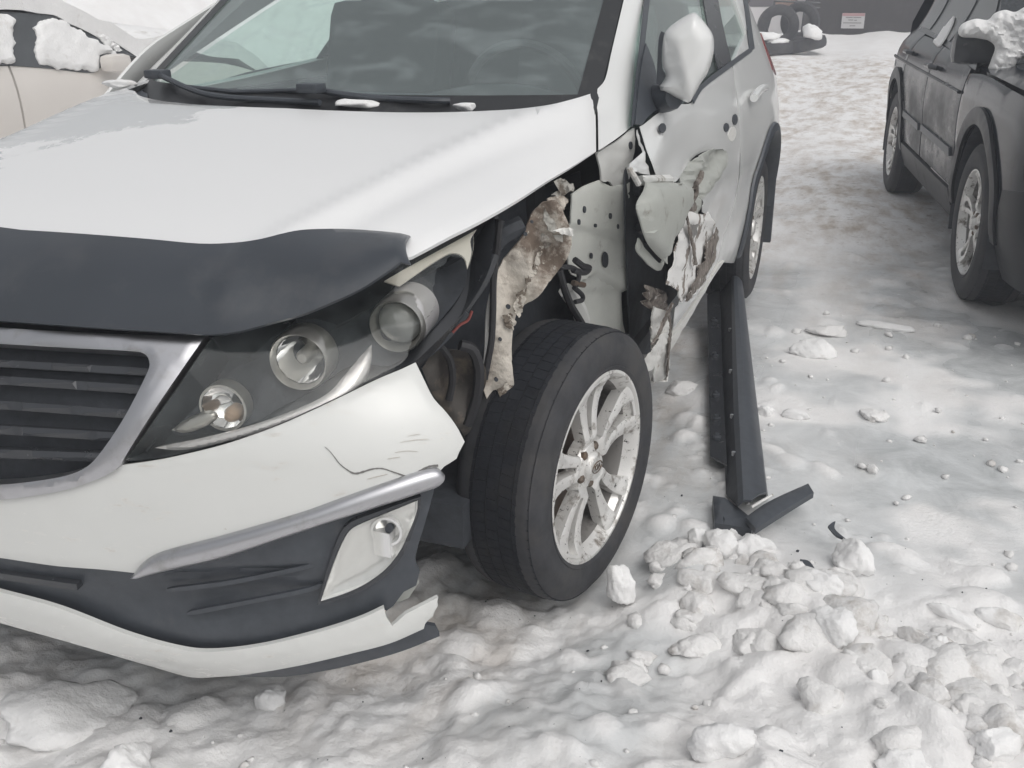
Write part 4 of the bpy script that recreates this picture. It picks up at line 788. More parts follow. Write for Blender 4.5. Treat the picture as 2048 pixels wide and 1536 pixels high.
# engine bay behind, wheel liner, dangling looms
BAY = plane((.56, -.1, .6), (1, -.15, 0))
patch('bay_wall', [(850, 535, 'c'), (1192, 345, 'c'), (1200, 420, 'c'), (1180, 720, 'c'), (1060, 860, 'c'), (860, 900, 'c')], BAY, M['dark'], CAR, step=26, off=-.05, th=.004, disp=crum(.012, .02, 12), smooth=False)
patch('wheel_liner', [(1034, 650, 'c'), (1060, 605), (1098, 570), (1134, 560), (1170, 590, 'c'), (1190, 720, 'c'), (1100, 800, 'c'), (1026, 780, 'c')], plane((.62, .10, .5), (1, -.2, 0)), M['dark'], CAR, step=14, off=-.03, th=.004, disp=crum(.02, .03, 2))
patch('splash_shield', [(838, 728, 'c'), (870, 700), (930, 690), (962, 720), (960, 790), (945, 840), (930, 876, 'c'), (914, 850), (893, 822), (868, 794), (850, 760)], AP, pm('muddy liner', (.075, .068, .062), .8, var=(12, .3), dirt=((.22, .18, .14), 14, .5, .7), bump=(50, .5, .004)), CAR, step=9, off=.01, th=.004, disp=lambda p, v: .03*np.sin(v[:, 0]*.05)*np.sin(v[:, 1]*.04)+.01*(fbm(v[:, 0]*.06, v[:, 1]*.06, 3, 1)-.5))
def loom(px, r, mat, off=.03, F=AP, name='wiring_loom', seg=7):
    b = MB(); b.tube(hit(cr(px, 6), lambda X: F(X)-off), r, seg); return b.build(name, M[mat], CAR)
loom([(1118, 540), (1128, 575), (1142, 610), (1160, 640), (1172, 665), (1168, 690), (1152, 705)], .009, 'cable', .05, HP, 'brake_hose')
loom([(1118, 536), (1135, 534), (1150, 538), (1158, 552), (1152, 572)], .006, 'cable', .05, HP); loom([(1150, 520), (1166, 532), (1178, 536), (1168, 545), (1146, 540)], .008, 'cable', .05, HP, 'connector_boot'); loom([(1148, 575), (1164, 590), (1164, 600), (1150, 604)], .006, 'cable', .05, HP); loom([(1146, 566), (1168, 570)], .007, 'steel', .05, HP)
loom([(1132, 580), (1146, 600), (1158, 620), (1166, 645)], .02, 'innerw', .005, HP, 'strut_bracket')
loom([(855, 700), (880, 672), (905, 640), (935, 600), (965, 555), (985, 505)], .016, 'gloss', .03, AP, 'lamp_carrier'); loom([(840, 716), (870, 690), (900, 660), (930, 622)], .012, 'black', .05, AP, 'lamp_carrier'); loom([(905, 665), (920, 650), (936, 640), (944, 622)], .003, 'red', .07, AP, 'red_wire')
loom([(880, 690), (900, 720), (905, 760), (898, 800)], .008, 'cable', .03); loom([(920, 690), (945, 700), (958, 740), (952, 800), (935, 850)], .012, 'cable', .035, AP, 'hose')
loom([(960, 470), (985, 500), (1000, 440)], .012, 'gloss', -.01, AP, 'lamp_carrier'); loom([(925, 570), (950, 540), (975, 505), (1005, 470), (1045, 450)], .02, 'dark', -.01, AP, 'bay_brace')
patch('bay_brace', [(962, 452, 'c'), (985, 434), (1000, 428, 'c'), (996, 500), (986, 520, 'c'), (970, 500)], AP, M['gloss'], CAR, step=8, off=-.01, th=.005)
for k in range(6): loom([(845+15*k, 690-26*k), (875+14*k, 672-28*k), (905+12*k, 650-30*k)], .005, 'black', .045, AP, 'broken_rib')
# door mirror
def mirror_housing():
    MP = plane((.91, .66, 1.17), (.25, -1, .05))
    pts = [(1385, 25), (1400, 34), (1424, 66), (1428, 90), (1424, 120), (1414, 148), (1402, 166), (1384, 198), (1378, 206), (1362, 200), (1322, 182, 'c'), (1319, 172, 'c'), (1330, 160), (1332, 146), (1326, 132), (1326, 90), (1331, 64), (1352, 44)]
    o = patch('door_mirror', pts, MP, M['white'], CAR, step=6, th=.025, pillow=.055, pw=42, disp=lambda p, v: -.022*smooth01((1362-v[:, 0]+.30*(v[:, 1]-110))/26)*smooth01((v[:, 1]-70)/40))
    patch('mirror_rim', [(1331, 66, 'c'), (1325, 92), (1325, 134), (1332, 152), (1320, 172, 'c'), (1314, 168, 'c'), (1316, 120), (1318, 78), (1323, 62, 'c')], MP, M['black'], o, step=6, off=-.02, th=.03)
    b = MB(); P = [hit([(1345, 196)], MP)[0], hit([(1318, 200)], F_side)[0]]; b.tube([P[0]+np.array([0, .02, 0]), (P[0]+P[1])/2, P[1]+np.array([-.02, 0, 0])], [.03, .035, .04], 10); b.build('mirror_arm', M['black'], o)
mirror_housing()
# ------------------------------------------------------------------ wheels (axis along x, outer face at +x)
M['barrel'] = pm('darkened dirty barrel', (.24, .23, .22), .5, metal=.3, dirt=((.08, .075, .07), 14, .5, .7))  # rim colour darkened so the gaps between the spokes read as shade
def wheel_meshes(R, rl, w, spoke='twin', nblk=84):
    h = w/2; D = {}
    b = MB(); s = R-rl
    prof = [(rl-.012, -h*.70), (rl-.005, -h*.88), (rl+s*.1, -h*.93), (rl+s*.45, -h*1.03), (rl+s*.75, -h*.97), (R-.010, -h*.84), (R-.005, -h*.7), (R-.0045, 0), (R-.005, h*.7), (R-.009, h*.82), (R-.018, h*.91), (rl+s*.74, h*.97), (rl+s*.66, h*1.0), (rl+s*.64, h*1.012), (rl+s*.45, h*1.03), (rl+s*.2, h*.99), (rl+s*.14, h*.97), (rl+s*.12, h*.99), (rl+s*.04, h*.95), (rl-.002, h*.88), (rl-.012, h*.72)]
    b.lathe(prof, (0, 0, 0), (1, 0, 0), 72); D['tyre'] = (b, M['rubber'])
    b = MB(); ribs = [(-h*.62, h*.16), (-h*.29, h*.155), (h*.02, h*.14), (h*.33, h*.155), (h*.66, h*.16)]
    for k in range(nblk):
        a = 2*math.pi*k/nblk
        for q, (x, hx) in enumerate(ribs):
            aa = a+(q % 2)*.5*2*math.pi/nblk; sk = .25*(q-2); ex = .03*h if q in (0, 4) else 0; xs0, xs1 = x-hx-(ex if q == 0 else 0), x+hx+(ex if q == 4 else 0); da = 2*math.pi/nblk*.487
            V = []
            for rr, tp in ((R-.009, 1.0), (R-.003, .985)):
                for xx, sg in ((xs0, -1), (xs1, -1), (xs1, 1), (xs0, 1)):
                    a2 = aa+sg*da*tp+sk*(xx-x)*1.5; r2 = rr-(.009 if (abs(xx) > h*.76 and rr > R-.005) else 0); V.append((xx, r2*math.cos(a2), r2*math.sin(a2)))
            b.add(V, [(4, 5, 6, 7), (0, 1, 5, 4), (1, 2, 6, 5), (2, 3, 7, 6), (3, 0, 4, 7)])
    D['tread'] = (b, M['tread'])
    b = MB(); b.lathe([(rl-.014, h*.70), (rl-.004, h*.86), (rl+.004, h*.90), (rl+.003, h*.945), (rl-.004, h*.95), (rl-.009, h*.90), (rl-.014, h*.80), (rl-.022, h*.62)], (0, 0, 0), (1, 0, 0), 72); D['rim'] = (b, M['alloy'])
    b = MB(); b.lathe([(rl-.022, h*.62), (rl-.026, h*.5), (rl-.03, 0), (rl-.02, -h*.6), (rl-.005, -h*.85)], (0, 0, 0), (1, 0, 0), 72); D['rim_barrel'] = (b, M['barrel'])
    b = MB(); b.lathe([(.0, .0), (.13, .0), (.145, -.002), (.145, -.02), (0, -.02)], (.012, 0, 0), (1, 0, 0), 40); D['brake_disc'] = (b, M['steel'])
    b = MB(); b.lathe([(0, -h*.3), (rl-.032, -h*.3)], (0, 0, 0), (1, 0, 0), 40); D['gap_backing'] = (b, M['dark'])  # dark disc added behind the spokes to darken the gaps
    fx = h*.82
    def xr(r): return fx-.010*np.sin(np.clip((r-.05)/(rl-.07), 0, 1)*math.pi)+.012*smooth01((r-rl+.05)/.04)-.016*smooth01((.075-r)/.03)
    D['spokes'] = []
    ns = 5
    for k in range(ns):
        a0 = 2*math.pi*k/ns+math.radians(94)
        def to3(v, a0=a0):
            r, t = v[:, 0], v[:, 1]; return np.stack([xr(r), r*math.cos(a0)-t*math.sin(a0), r*math.sin(a0)+t*math.cos(a0)], 1)
        Fx = lambda X: X[:, 0]-xr(np.hypot(X[:, 1], X[:, 2]))
        r1 = rl-.012
        if spoke == 'twin':
            pts = [(.030, -.021, 'c'), (.07, -.030), (.11, -.037), (.16, -.052), (r1*.95, -.080, 'c'), (r1, -.040), (r1*1.005, 0), (r1, .040), (r1*.95, .080, 'c'), (.16, .052), (.11, .037), (.07, .030), (.030, .021, 'c')]
            slot = [(.080, -.007, 'c'), (.15, -.014), (r1*.96, -.025, 'c'), (r1*.96, .025, 'c'), (.15, .014), (.080, .007, 'c')]
            V, Fc = patch('spoke', pts, Fx, None, step=.0085, th=.032, holes=[slot], rnd=.003, to3=to3, build=False)
        else:
            pts = [(.030, -.022, 'c'), (.08, -.020), (.14, -.024), (r1*.97, -.044, 'c'), (r1, 0), (r1*.97, .044, 'c'), (.14, .024), (.08, .020), (.030, .022, 'c')]
            slot = [(.12, -.003), (.16, -.008), (r1*.9, -.016), (r1*.9, .016), (.16, .008), (.12, .003)]
            V, Fc = patch('spoke', pts, Fx, None, step=.012, th=.03, holes=[slot], rnd=.003, to3=to3, build=False)
        q = MB(); q.add(V, Fc); D['spokes'].append(q)
    b = MB(); b.lathe([(.060, fx-.05), (.060, fx-.022), (.052, fx-.012), (.036, fx-.008), (.034, fx+.002), (.030, fx+.006), (.0, fx+.007)], (0, 0, 0), (1, 0, 0), 36); D['hub_cap'] = (b, M['alloy'])
    b = MB()
    D['bolts'] = []
    for k in range(5):
        a = 2*math.pi*(k+.5)/5+math.radians(94); q = MB(); q.lathe([(.011, fx-.03), (.011, fx-.010), (.007, fx-.006), (0, fx-.006)], (0, .047*math.cos(a), .047*math.sin(a)), (1, 0, 0), 6); D['bolts'].append(q)
    D['fx'] = fx
    return D
def wheel(name, D, parent, loc, rz, label=None, emblem=False, cache={}):
    e = bpy.data.objects.new(name, None); COL.objects.link(e); e.parent = parent; e.empty_display_size = .05
    base = Vector(parent['base']) if parent.get('base') is not None else Vector((0, 0, 0))
    if parent.type == 'EMPTY' and parent.rotation_euler.z == 0: e.location = Vector(loc)-base
    else: e.location = loc
    e.rotation_euler = rz if isinstance(rz, tuple) else (0, 0, rz)
    if label: e['label'] = label
    key = id(D)
    if key not in cache:
        L = []
        for n in ('tyre', 'tread', 'rim', 'rim_barrel', 'brake_disc', 'gap_backing', 'hub_cap'):
            o = D[n][0].build(n, D[n][1], None, sharp=35, fix=n not in ('tread',), flat=n == 'tread')
            if n == 'tread': o['kind'] = 'stuff'
            L.append(o)
        for q in D['spokes']: L.append(q.build('spoke', M['alloy'], None, sharp=40))
        for q in D['bolts']: L.append(q.build('wheel_bolt', M['steel'], None, fix=True))
        cache[key] = L; objs = L
    else:
        objs = []
        for o in cache[key]: c = o.copy(); COL.objects.link(c); objs.append(c)
    for o in objs: o.parent = e
    if emblem:
        b = MB(); b.tube(cr([(D['fx']+.0075, .024*math.cos(a), .013*math.sin(a)) for a in np.linspace(0, 2*math.pi, 17)[:-1]], 2, True), .0014, 6, cap=False); o = b.build('emblem_ring', M['steel'], e)
        cu = bpy.data.curves.new('emblem_lettering', 'FONT'); cu.body = 'KIA'; cu.size = .020; cu.align_x = 'CENTER'; cu.align_y = 'CENTER'; cu.extrude = .0008; cu.materials.append(M['steel'])
        t0 = bpy.data.objects.new('emblem_lettering', cu); COL.objects.link(t0); bpy.context.view_layer.update(); me = bpy.data.meshes.new_from_object(t0.evaluated_get(bpy.context.evaluated_depsgraph_get())); bpy.data.objects.remove(t0); t = bpy.data.objects.new('emblem_lettering', me); COL.objects.link(t); t.parent = e; t.location = (D['fx']+.0078, 0, 0); t.rotation_euler = (math.pi/2, 0, math.pi/2)
    return e
WD = wheel_meshes(.330, .229, .208)
ST = math.radians(-10.5); n_ = np.array([math.cos(ST), math.sin(ST), 0]); hub = np.array([.868, .081, .297])-n_*.099
wheel('front_wheel', WD, CAR, hub, (0, 0, ST), 'muddy front wheel turned inward, in full view without its fender', True)
wheel('front_wheel', WD, CAR, (-.79, 0, .335), (0, 0, math.pi+ST)); wheel('rear_wheel', WD, CAR, (.80, 2.64, .345), 0); wheel('rear_wheel', WD, CAR, (-.80, 2.64, .345), math.pi)
# rear arch liner, black arch lip, mud flap
b = MB(); G = [[(x, 2.64+.415*math.cos(a), .37+.415*math.sin(a)) for a in np.linspace(-.1, math.pi+.1, 20)] for x in (.60, .88)]; b.grid(np.array(G)); b.build('arch_liner', M['dark'], CAR, mirror=True)
b = MB(); G = []
for k, a in enumerate(np.linspace(.0, math.pi+.15, 26)):
    row = []
    for (r, o) in ((.445, .004), (.44, .014), (.41, .018), (.40, .004), (.40, -.05)):
        y, z = 2.64+r*math.cos(a), .37+r*math.sin(a); row.append((float(x_s(y, z))+o, y, z))
    G.append(row)
b.grid(np.array(G)); b.build('arch_moulding', M['black'], CAR, mirror=True)
b = MB(); b.box((.84, 3.07, .42), (.085, .012, .24), np.array(Matrix.Rotation(.08, 3, 'X')), bev=.01); b.build('mud_flap', M['black'], CAR)
# ------------------------------------------------------------------ torn-off sill cladding lying beside the car
TR = thing('sill_cladding', (1.05, 1.2, 0), 'long black plastic sill cladding torn loose, lying on the snow beside the car', 'car trim')
def rail(pts, n=24): return resample(cr([at(a, b_, z=c) for a, b_, c in pts], 8), .0001) if False else np.array([cr([at(a, b_, z=c) for a, b_, c in pts], 16)[int(i)] for i in np.linspace(0, 16*(len(pts)-1), n)])
rA = rail([(1420, 912, .035), (1418, 760, .05), (1414, 590, .09)]); rB = rail([(1454, 930, .045), (1446, 760, .06), (1440, 575, .10)])
rB2 = rail([(1452, 985, .02), (1446, 800, .03), (1438, 580, .07)]); rC = rail([(1476, 1010, .075), (1466, 780, .10), (1462, 525, .19)]); rD = rail([(1502, 1000, .085), (1488, 770, .115), (1471, 516, .205)]); rE = rail([(1533, 985, .055), (1508, 770, .085), (1479, 512, .185)]); rF = rail([(1536, 992, .012), (1511, 780, .035), (1480, 520, .14)])
def sheet(name, rails, mat, parent, th=(0, 0, -.005)):
    G = np.array(rails); b = MB(); b.grid(G); b.grid(G+np.array(th), True)
    for e1 in (0, -1): b.grid(np.array([G[e1], G[e1]+np.array(th)])); b.grid(np.array([G[:, e1], G[:, e1]+np.array(th)]))
    return b.build(name, mat, parent, fix=True, sharp=30)
sheet('outer_face', [rC, rC*.6+rD*.4+np.array([0, 0, .008]), rD, rD*.5+rE*.5+np.array([0, 0, .006]), rE, rF], M['black'], TR)
sheet('inner_channel', [rB, rB2*.5+rB*.5, rB2, rC], M['dark'], TR)
FL = sheet('mounting_flange', [rA, rB], M['gloss'], TR)
for i in (3, 6, 10, 15, 19):
    p = (rA[i]*.55+rB[i]*.45); b = MB(); b.lathe([(.014, -.004), (.013, .008), (.007, .010), (.006, .018), (0, .018)], p, (0, 0, 1), 10); b.build('clip', M['dark'], FL, fix=True)
for i in (5, 9, 13, 17):
    p = rB[i]*.2+rC[i]*.8; b = MB(); b.lathe([(.006, -.004), (.006, .008), (0, .010)], p, (0, 0, 1), 8); b.build('screw', M['chrome'], TR, fix=True)
patch('end_cap', [(1426, 986, 'c'), (1450, 990, 'c'), (1478, 1010, 'c'), (1510, 1036, 'c'), (1504, 1052, 'c'), (1430, 1040, 'c')], lambda X: X[:, 2]-.05, M['black'], TR, step=8, th=.045, rnd=.008)
patch('hooked_tip', [(1492, 1030, 'c'), (1526, 1006), (1560, 988), (1617, 963, 'c'), (1628, 981, 'c'), (1580, 1010), (1512, 1053, 'c')], lambda X: X[:, 2]-.075, M['black'], TR, step=8, th=.022, rnd=.006)
b = MB(); b.tube([at(1504, 1014, z=.085), at(1524, 1002, z=.10), at(1545, 990, z=.10)], .004, 6); b.build('torn_rim', M['innerw'], TR)
# ------------------------------------------------------------------ snow: a lump of it is a thing one could pick up
SNOW = pm('clean snow', (.84, .835, .83), .8, spec=.25, var=(6, .06), dirt=((.50, .47, .43), 7, .58, .8), bump=(75, .6, .007))
SNOWD = pm('grey road snow', (.80, .79, .78), .8, spec=.25, var=(5, .08), dirt=((.40, .36, .32), 8, .55, .75), dirt2=((.08, .07, .06), 110, .70, .72), bump=(70, .8, .008))
def blob(c, s, rot=0.0, seed=0, sub=3, rough=.32, tilt=0.0, flat=.45):
    bm = bmesh.new(); bmesh.ops.create_icosphere(bm, subdivisions=sub, radius=1.0); V = np.array([v.co[:] for v in bm.verts]); Fc = [[v.index for v in f.verts] for f in bm.faces]; bm.free()
    rg = np.random.default_rng(seed); 
    for _ in range(11):      # a few flats, as a broken lump has
        n = rg.normal(size=3); n /= np.linalg.norm(n); d = rg.uniform(flat, .88); k = np.maximum(V@n-d, 0); V = V-np.outer(k*.85, n)
    f1 = fbm(V[:, 0]*1.7+seed, V[:, 1]*1.7+V[:, 2]*1.3, 4, seed)-.5; V = V*(1+rough*f1*1.3)[:, None]
    V = V+(V/np.linalg.norm(V, axis=1, keepdims=True))*((fbm(V[:, 0]*6+V[:, 2]*3, V[:, 1]*6-V[:, 2]*4, 3, seed+5)-.5)*.26)[:, None]
    V = V*np.array(s)*1.12; ca, sa = math.cos(rot), math.sin(rot); R_ = np.array([[ca, -sa, 0], [sa, ca, 0], [0, 0, 1]])
    if tilt: R_ = R_@np.array(Matrix.Rotation(tilt, 3, 'X'))
    return V@R_.T+np.array(c), Fc
def chunk(px, py, w_, d_, h_, rot, seed, label, mat=SNOW, group=None, sub=4, sink=.42, tilt=0.0):
    p = at(px, py, z=.03); z = float(ground_z(p[0], p[1], False)); p = at(px, py, z=z+h_*.5); z = float(ground_z(p[0], p[1], False))
    b = MB(); b.add(*blob((p[0], p[1], z+h_*(1-sink*1.6)), (w_, d_, h_), rot, seed, sub, tilt=tilt)); o = b.build('snow_chunk', mat, None, sharp=180); return tag(o, label, 'snow chunk', group)
chunk(1242, 1182, .034, .038, .058, .3, 3, 'small upright snow chunk leaning against the front tyre', sink=.1)
chunk(1396, 1078, .026, .04, .035, .2, 12, 'narrow snow chunk nearest the wheel in the row before the cladding'); chunk(1440, 1092, .055, .045, .042, -.5, 5, 'large smooth white chunk just before the cladding end cap'); chunk(1505, 1090, .05, .045, .040, -.4, 6, 'rounded white chunk under the hooked tip of the cladding')
chunk(1466, 1064, .02, .02, .022, 0, 44, 'little snow ball wedged between two chunks at the cladding')
chunk(1700, 1118, .048, .06, .055, .3, 7, 'tall bright white snow block standing alone on the ice'); chunk(1672, 1150, .024, .022, .02, 1, 8, 'dirty little lump at the foot of the tall snow block', SNOWD)
chunk(1640, 1182, .045, .03, .028, -.3, 9, 'flat snow chunk below the tall bright block'); chunk(1668, 1240, .048, .055, .04, .2, 10, 'broad bright snow chunk with a dirty underside')
chunk(1925, 1278, .085, .045, .035, -.6, 11, 'long flat slab of dirty snow, largest beside the ice', SNOWD); chunk(1900, 1228, .06, .022, .022, -.5, 13, 'thin white sliver of snow lying above the long slab'); chunk(1884, 1308, .018, .03, .026, .2, 14, 'slim upright snow stick before the long slab')
chunk(1832, 1276, .034, .034, .026, 0, 15, 'round snow lump left of the long slab', SNOWD); chunk(1760, 1360, .030, .026, .036, 0, 16, 'blunt white snow tooth standing in the grey ice'); chunk(1866, 1380, .042, .055, .032, .6, 17, 'grey oval snow lump nearest below the slab', SNOWD)
chunk(1830, 1500, .050, .045, .035, 0, 18, 'square cut snow block at the bottom edge of the ice'); chunk(1985, 1485, .045, .035, .03, .4, 19, 'white snow lump in the bottom corner by the frame edge'); chunk(1440, 1500, .055, .05, .045, .2, 20, 'big pale snow lump at the bottom before the wheel'); chunk(1390, 1290, .06, .04, .025, .3, 21, 'low flat snow lump in the churned bank', SNOWD)
chunk(1628, 698, .075, .06, .045, .2, 22, 'white snow clod on the ice beside the cladding'); chunk(1662, 662, .09, .07, .025, .5, 23, 'low grey drift of snow behind the white clod', SNOWD); chunk(1768, 650, .11, .035, .025, -.2, 24, 'flat shard of ice in the lane'); chunk(1595, 830, .045, .02, .02, 0, 25, 'flat white chip on the ice by the cladding', None or SNOW)
chunk(1535, 822, .03, .025, .022, 0, 26, 'white chip touching the outer edge of the cladding'); chunk(1745, 940, .022, .02, .018, 0, 27, 'pea shaped snow crumb alone on the grey ice'); chunk(1745, 830, .045, .05, .022, .5, 28, 'worn snow lump in the middle of the ice sheet', SNOWD)
chunk(540, 1392, .035, .03, .03, .4, 29, 'angular snow chunk under the chin of the bumper'); chunk(130, 1420, .14, .10, .05, .5, 30, 'large white snow slab at the lower left before the bumper', sub=4); chunk(250, 1525, .05, .04, .035, .2, 31, 'pointed white snow lump at the bottom left edge'); chunk(1950, 1330, .03, .02, .018, 0, 32, 'small flat crumb right of the long slab'); chunk(1365, 775, .06, .05, .02, .3, 33, 'flat trampled snow lump behind the front tyre', SNOWD); chunk(2000, 1240, .05, .025, .022, -.3, 34, 'pale sliver of snow at the right edge by the slab')
# broken snow heaped from the wheel across to the right, too much to count
rg = np.random.default_rng(8); b = MB(); n = 0
while n < 170:
    x, y = rg.uniform(.95, 1.95), rg.uniform(-.75, .45)
    band = math.exp(-((y-.16+.42*(x-1.05))/.17)**2)+.22*math.exp(-((y+.25)/.3)**2)
    if rg.random() > band or (x < 1.0 and y > -.1): continue
    s = .007+.042*rg.random()**2.8; z = float(ground_z(x, y, False)); n += 1
    b.add(*blob((x, y, z+s*.02), (s*rg.uniform(.8, 1.8), s*rg.uniform(.8, 1.5), s*rg.uniform(.6, .95)), rg.uniform(0, 3.1), n, 3 if s > .014 else 2, .75, flat=.6))
tag(b.build('broken_snow', SNOWD, None, sharp=180), 'heap of broken snow lumps between the front wheel and the ice', 'snow', kind='stuff')
# loose crumbs too many to count
b = MB(); rg = np.random.default_rng(3)
for k in range(300):
    x = rg.uniform(.5, 2.3) if k < 240 else rg.uniform(-.3, .6); y = rg.uniform(-.9, 2.6)**1 if k < 240 else rg.uniform(-1.1, -.7)
    if k < 240 and (x < .98 and y > -.25): continue
    s = .004+.017*rg.random()**3; z = float(ground_z(x, y, False)); b.add(*blob((x, y, z+s*.35), (s*rg.uniform(.8, 1.5), s*rg.uniform(.8, 1.5), s*rg.uniform(.5, .9)), rg.uniform(0, 3), k, 1))
tag(b.build('snow_crumbs', SNOWD, None, sharp=180), 'crumbs of snow and ice strewn over the frozen ground', 'snow', kind='stuff')
b = MB()
for k in range(130):
    x = rg.uniform(-.2, 1.9); y = rg.uniform(-1.1, .6); s = .0012+.0035*rg.random()**4; z = float(ground_z(x, y)); b.add(*blob((x, y, z+s*.3), (s*1.3, s, s), rg.uniform(0, 3), k, 1))
tag(b.build('grit', M['dark'], None, sharp=180), 'dark grit and specks of road dirt on the snow', 'grit', kind='stuff')
for px, py, y, s, lb in ((236, 168, .47, (.05, .03, .014), 'scrap of snow in the far corner of the windscreen cowl'), (712, 207, .33, (.055, .025, .012), 'scrap of snow in the middle of the windscreen cowl'), (930, 212, .36, (.03, .015, .012), 'tiny scrap of snow behind the bonnet edge near the pillar')):
    b = MB(); b.add(*blob(at(px, py, y=y), s, .2, px, 3, .5)); tag(b.build('cowl_snow', SNOW, None, sharp=180), lb, 'snow', kind='thing')
# plastic shards
def shard(pts, label, zt=.05):
    o = patch('plastic_shard', pts, lambda X: X[:, 2]-zt-.12*(X[:, 1]-at(pts[0][0], pts[0][1], z=zt)[1]), M['black'], None, step=5, th=.006); return tag(o, label, 'plastic shard')
shard([(1656, 1052, 'c'), (1664, 1045), (1671, 1042, 'c'), (1670, 1058), (1692, 1078, 'c'), (1672, 1070)], 'curled black plastic shard sticking out of the ice'); shard([(1600, 1118, 'c'), (1618, 1122), (1632, 1140, 'c'), (1622, 1148), (1606, 1134)], 'small black plastic scrap beside the flat snow chunk', .04)
# ------------------------------------------------------------------ black SUV parked opposite
DO = np.array([1.79, 3.02, 0.0]); DTH = math.atan2(.126, .992); DU = np.array([-math.sin(DTH), math.cos(DTH), 0]); DV = np.array([math.cos(DTH), math.sin(DTH), 0])
DK = thing('parked_suv', (2.6, 4.4, 0), 'black SUV with snow on its door mirror parked opposite the damaged car', 'car')
M['blackcar'] = pm('salt filmed black paint', (.009, .012, .019), .2, coat=.08, spec=.2, dirt=((.065, .066, .07), 2.2, .36, .66, (1, 1, 1.6)), zdirt=(.95, .70))
M['blackclean'] = pm('black paint', (.007, .010, .017), .12, coat=.05, spec=.16, dirt=((.04, .042, .048), 3, .58, .9))
M['greyclad'] = pm('grey cladding', (.014, .016, .020), .4, spec=.25, dirt=((.04, .04, .042), 5, .55, .9))
def dloc(v, u, z): return DO+np.multiply.outer(v, DV)+np.multiply.outer(u, DU)+np.multiply.outer(z, np.array([0, 0, 1.0]))
def v_s(u, z): return sp(z, [.2, .3, .4, .6, .8, .95, 1.02, 1.10, 1.5], [.09, .05, .02, .005, -.005, .01, .035, .10, .27])+.02*smooth01((np.abs(u-1.4)-1.5)/.9)+.16*smooth01((-.45-u)/.7)**2+.25*smooth01((u-3.0)/1.0)**2
def F_dk(X): q = X-DO; return v_s(q@DU, X[:, 2])-q@DV
def d3(p): return dloc(v_s(p[:, 0], p[:, 1]), p[:, 0], p[:, 1])
def dpatch(name, pts, mat, off=0.0, parent=DK, step=.05, **k): return patch(name, pts, F_dk, mat, parent, step=step, off=off, th=k.pop('th', .02), to3=d3, **k)
def arc(cu, r, a0, a1, n=12, cz=.37): return [(cu+r*math.cos(a), cz+r*math.sin(a), 'c' if i in (0, n-1) else '') for i, a in enumerate(np.linspace(a0, a1, n))]
dpatch('front_fender', [(-.99, .62, 'c')]+[(-.50, .36, 'c')]+arc(0, .44, math.pi*1.0, .08)+[(.53, .40, 'c'), (.55, .7), (.54, .98, 'c'), (.2, .995), (-.3, .975), (-.70, .945), (-.93, .84, 'c')], M['blackclean'], rnd=.004)
dpatch('front_bumper', [(-.46, .22, 'c'), (-.455, .36), (-.52, .60, 'c'), (-.80, .64, 'c'), (-1.02, .60, 'c'), (-1.02, .24, 'c')], M['greyclad'], .004)
dpatch('front_door', [(.56, .43, 'c'), (1.0, .43), (1.60, .43, 'c'), (1.62, .7), (1.62, 1.06, 'c'), (1.1, 1.04), (.56, 1.00, 'c'), (.565, .7)], M['blackcar'], rnd=.004)
RD = dpatch('rear_door', [(1.635, .43, 'c'), (2.36, .43, 'c')]+arc(2.86, .45, math.pi*.93, math.pi*.66, 6)+[(2.62, .9), (2.60, 1.09, 'c'), (2.1, 1.08), (1.64, 1.06, 'c'), (1.635, .8)], M['blackcar'], rnd=.004)
dpatch('rear_quarter', arc(2.86, .45, math.pi*.65, .05)+[(3.5, .42, 'c'), (3.62, .8), (3.62, 1.1, 'c'), (3.1, 1.11), (2.62, 1.10, 'c'), (2.635, .9)], M['blackclean'], rnd=.004)
dpatch('side_cladding', [(.50, .27, 'c'), (2.40, .27, 'c'), (2.385, .42, 'c'), (.55, .42, 'c')], M['greyclad'], .012, smooth=False)
for u0, u1 in ((.60, 1.58), (1.68, 2.38)): dpatch('door_moulding', [(u0, .575, 'c'), (u1, .585, 'c'), (u1-.02, .625, 'c'), (u0+.02, .615, 'c')], M['black'], .012, step=.03, smooth=False)
for cu in (0, 2.86):
    dpatch('arch_flare', arc(cu, .50, math.pi*1.0, .0)+arc(cu, .425, .0, math.pi*1.0), M['greyclad'], .022, step=.035, rnd=.006)
    b = MB(); G = [[tuple(dloc(v, cu+.43*math.cos(a), .37+.43*math.sin(a))) for a in np.linspace(-.3, math.pi+.3, 20)] for v in (.01, .34)]; b.grid(np.array(G)); b.grid(np.array([[tuple(dloc(.34, cu+r*math.cos(a), .37+r*math.sin(a))) for a in np.linspace(-.3, math.pi+.3, 20)] for r in (.0, .43)])); b.build('arch_liner', M['dark'], DK)
for u, z in ((1.44, .955), (2.46, .985)):
    b = MB(); b.tube([dloc(v_s(u-.11, z)-.012, u-.11, z), dloc(v_s(u, z)-.045, u-.08, z+.005), dloc(v_s(u, z)-.045, u+.07, z+.005), dloc(v_s(u, z)-.012, u+.10, z)], .014, 8); b.build('door_handle', M['gloss'], DK)
b = MB(); b.tube([dloc(v_s(u, .90)-.004, u, .885+.03*(u-.5)/2) for u in np.linspace(.60, 3.3, 30)], .009, 6); b.build('shoulder_crease', M['blackcar'], DK)
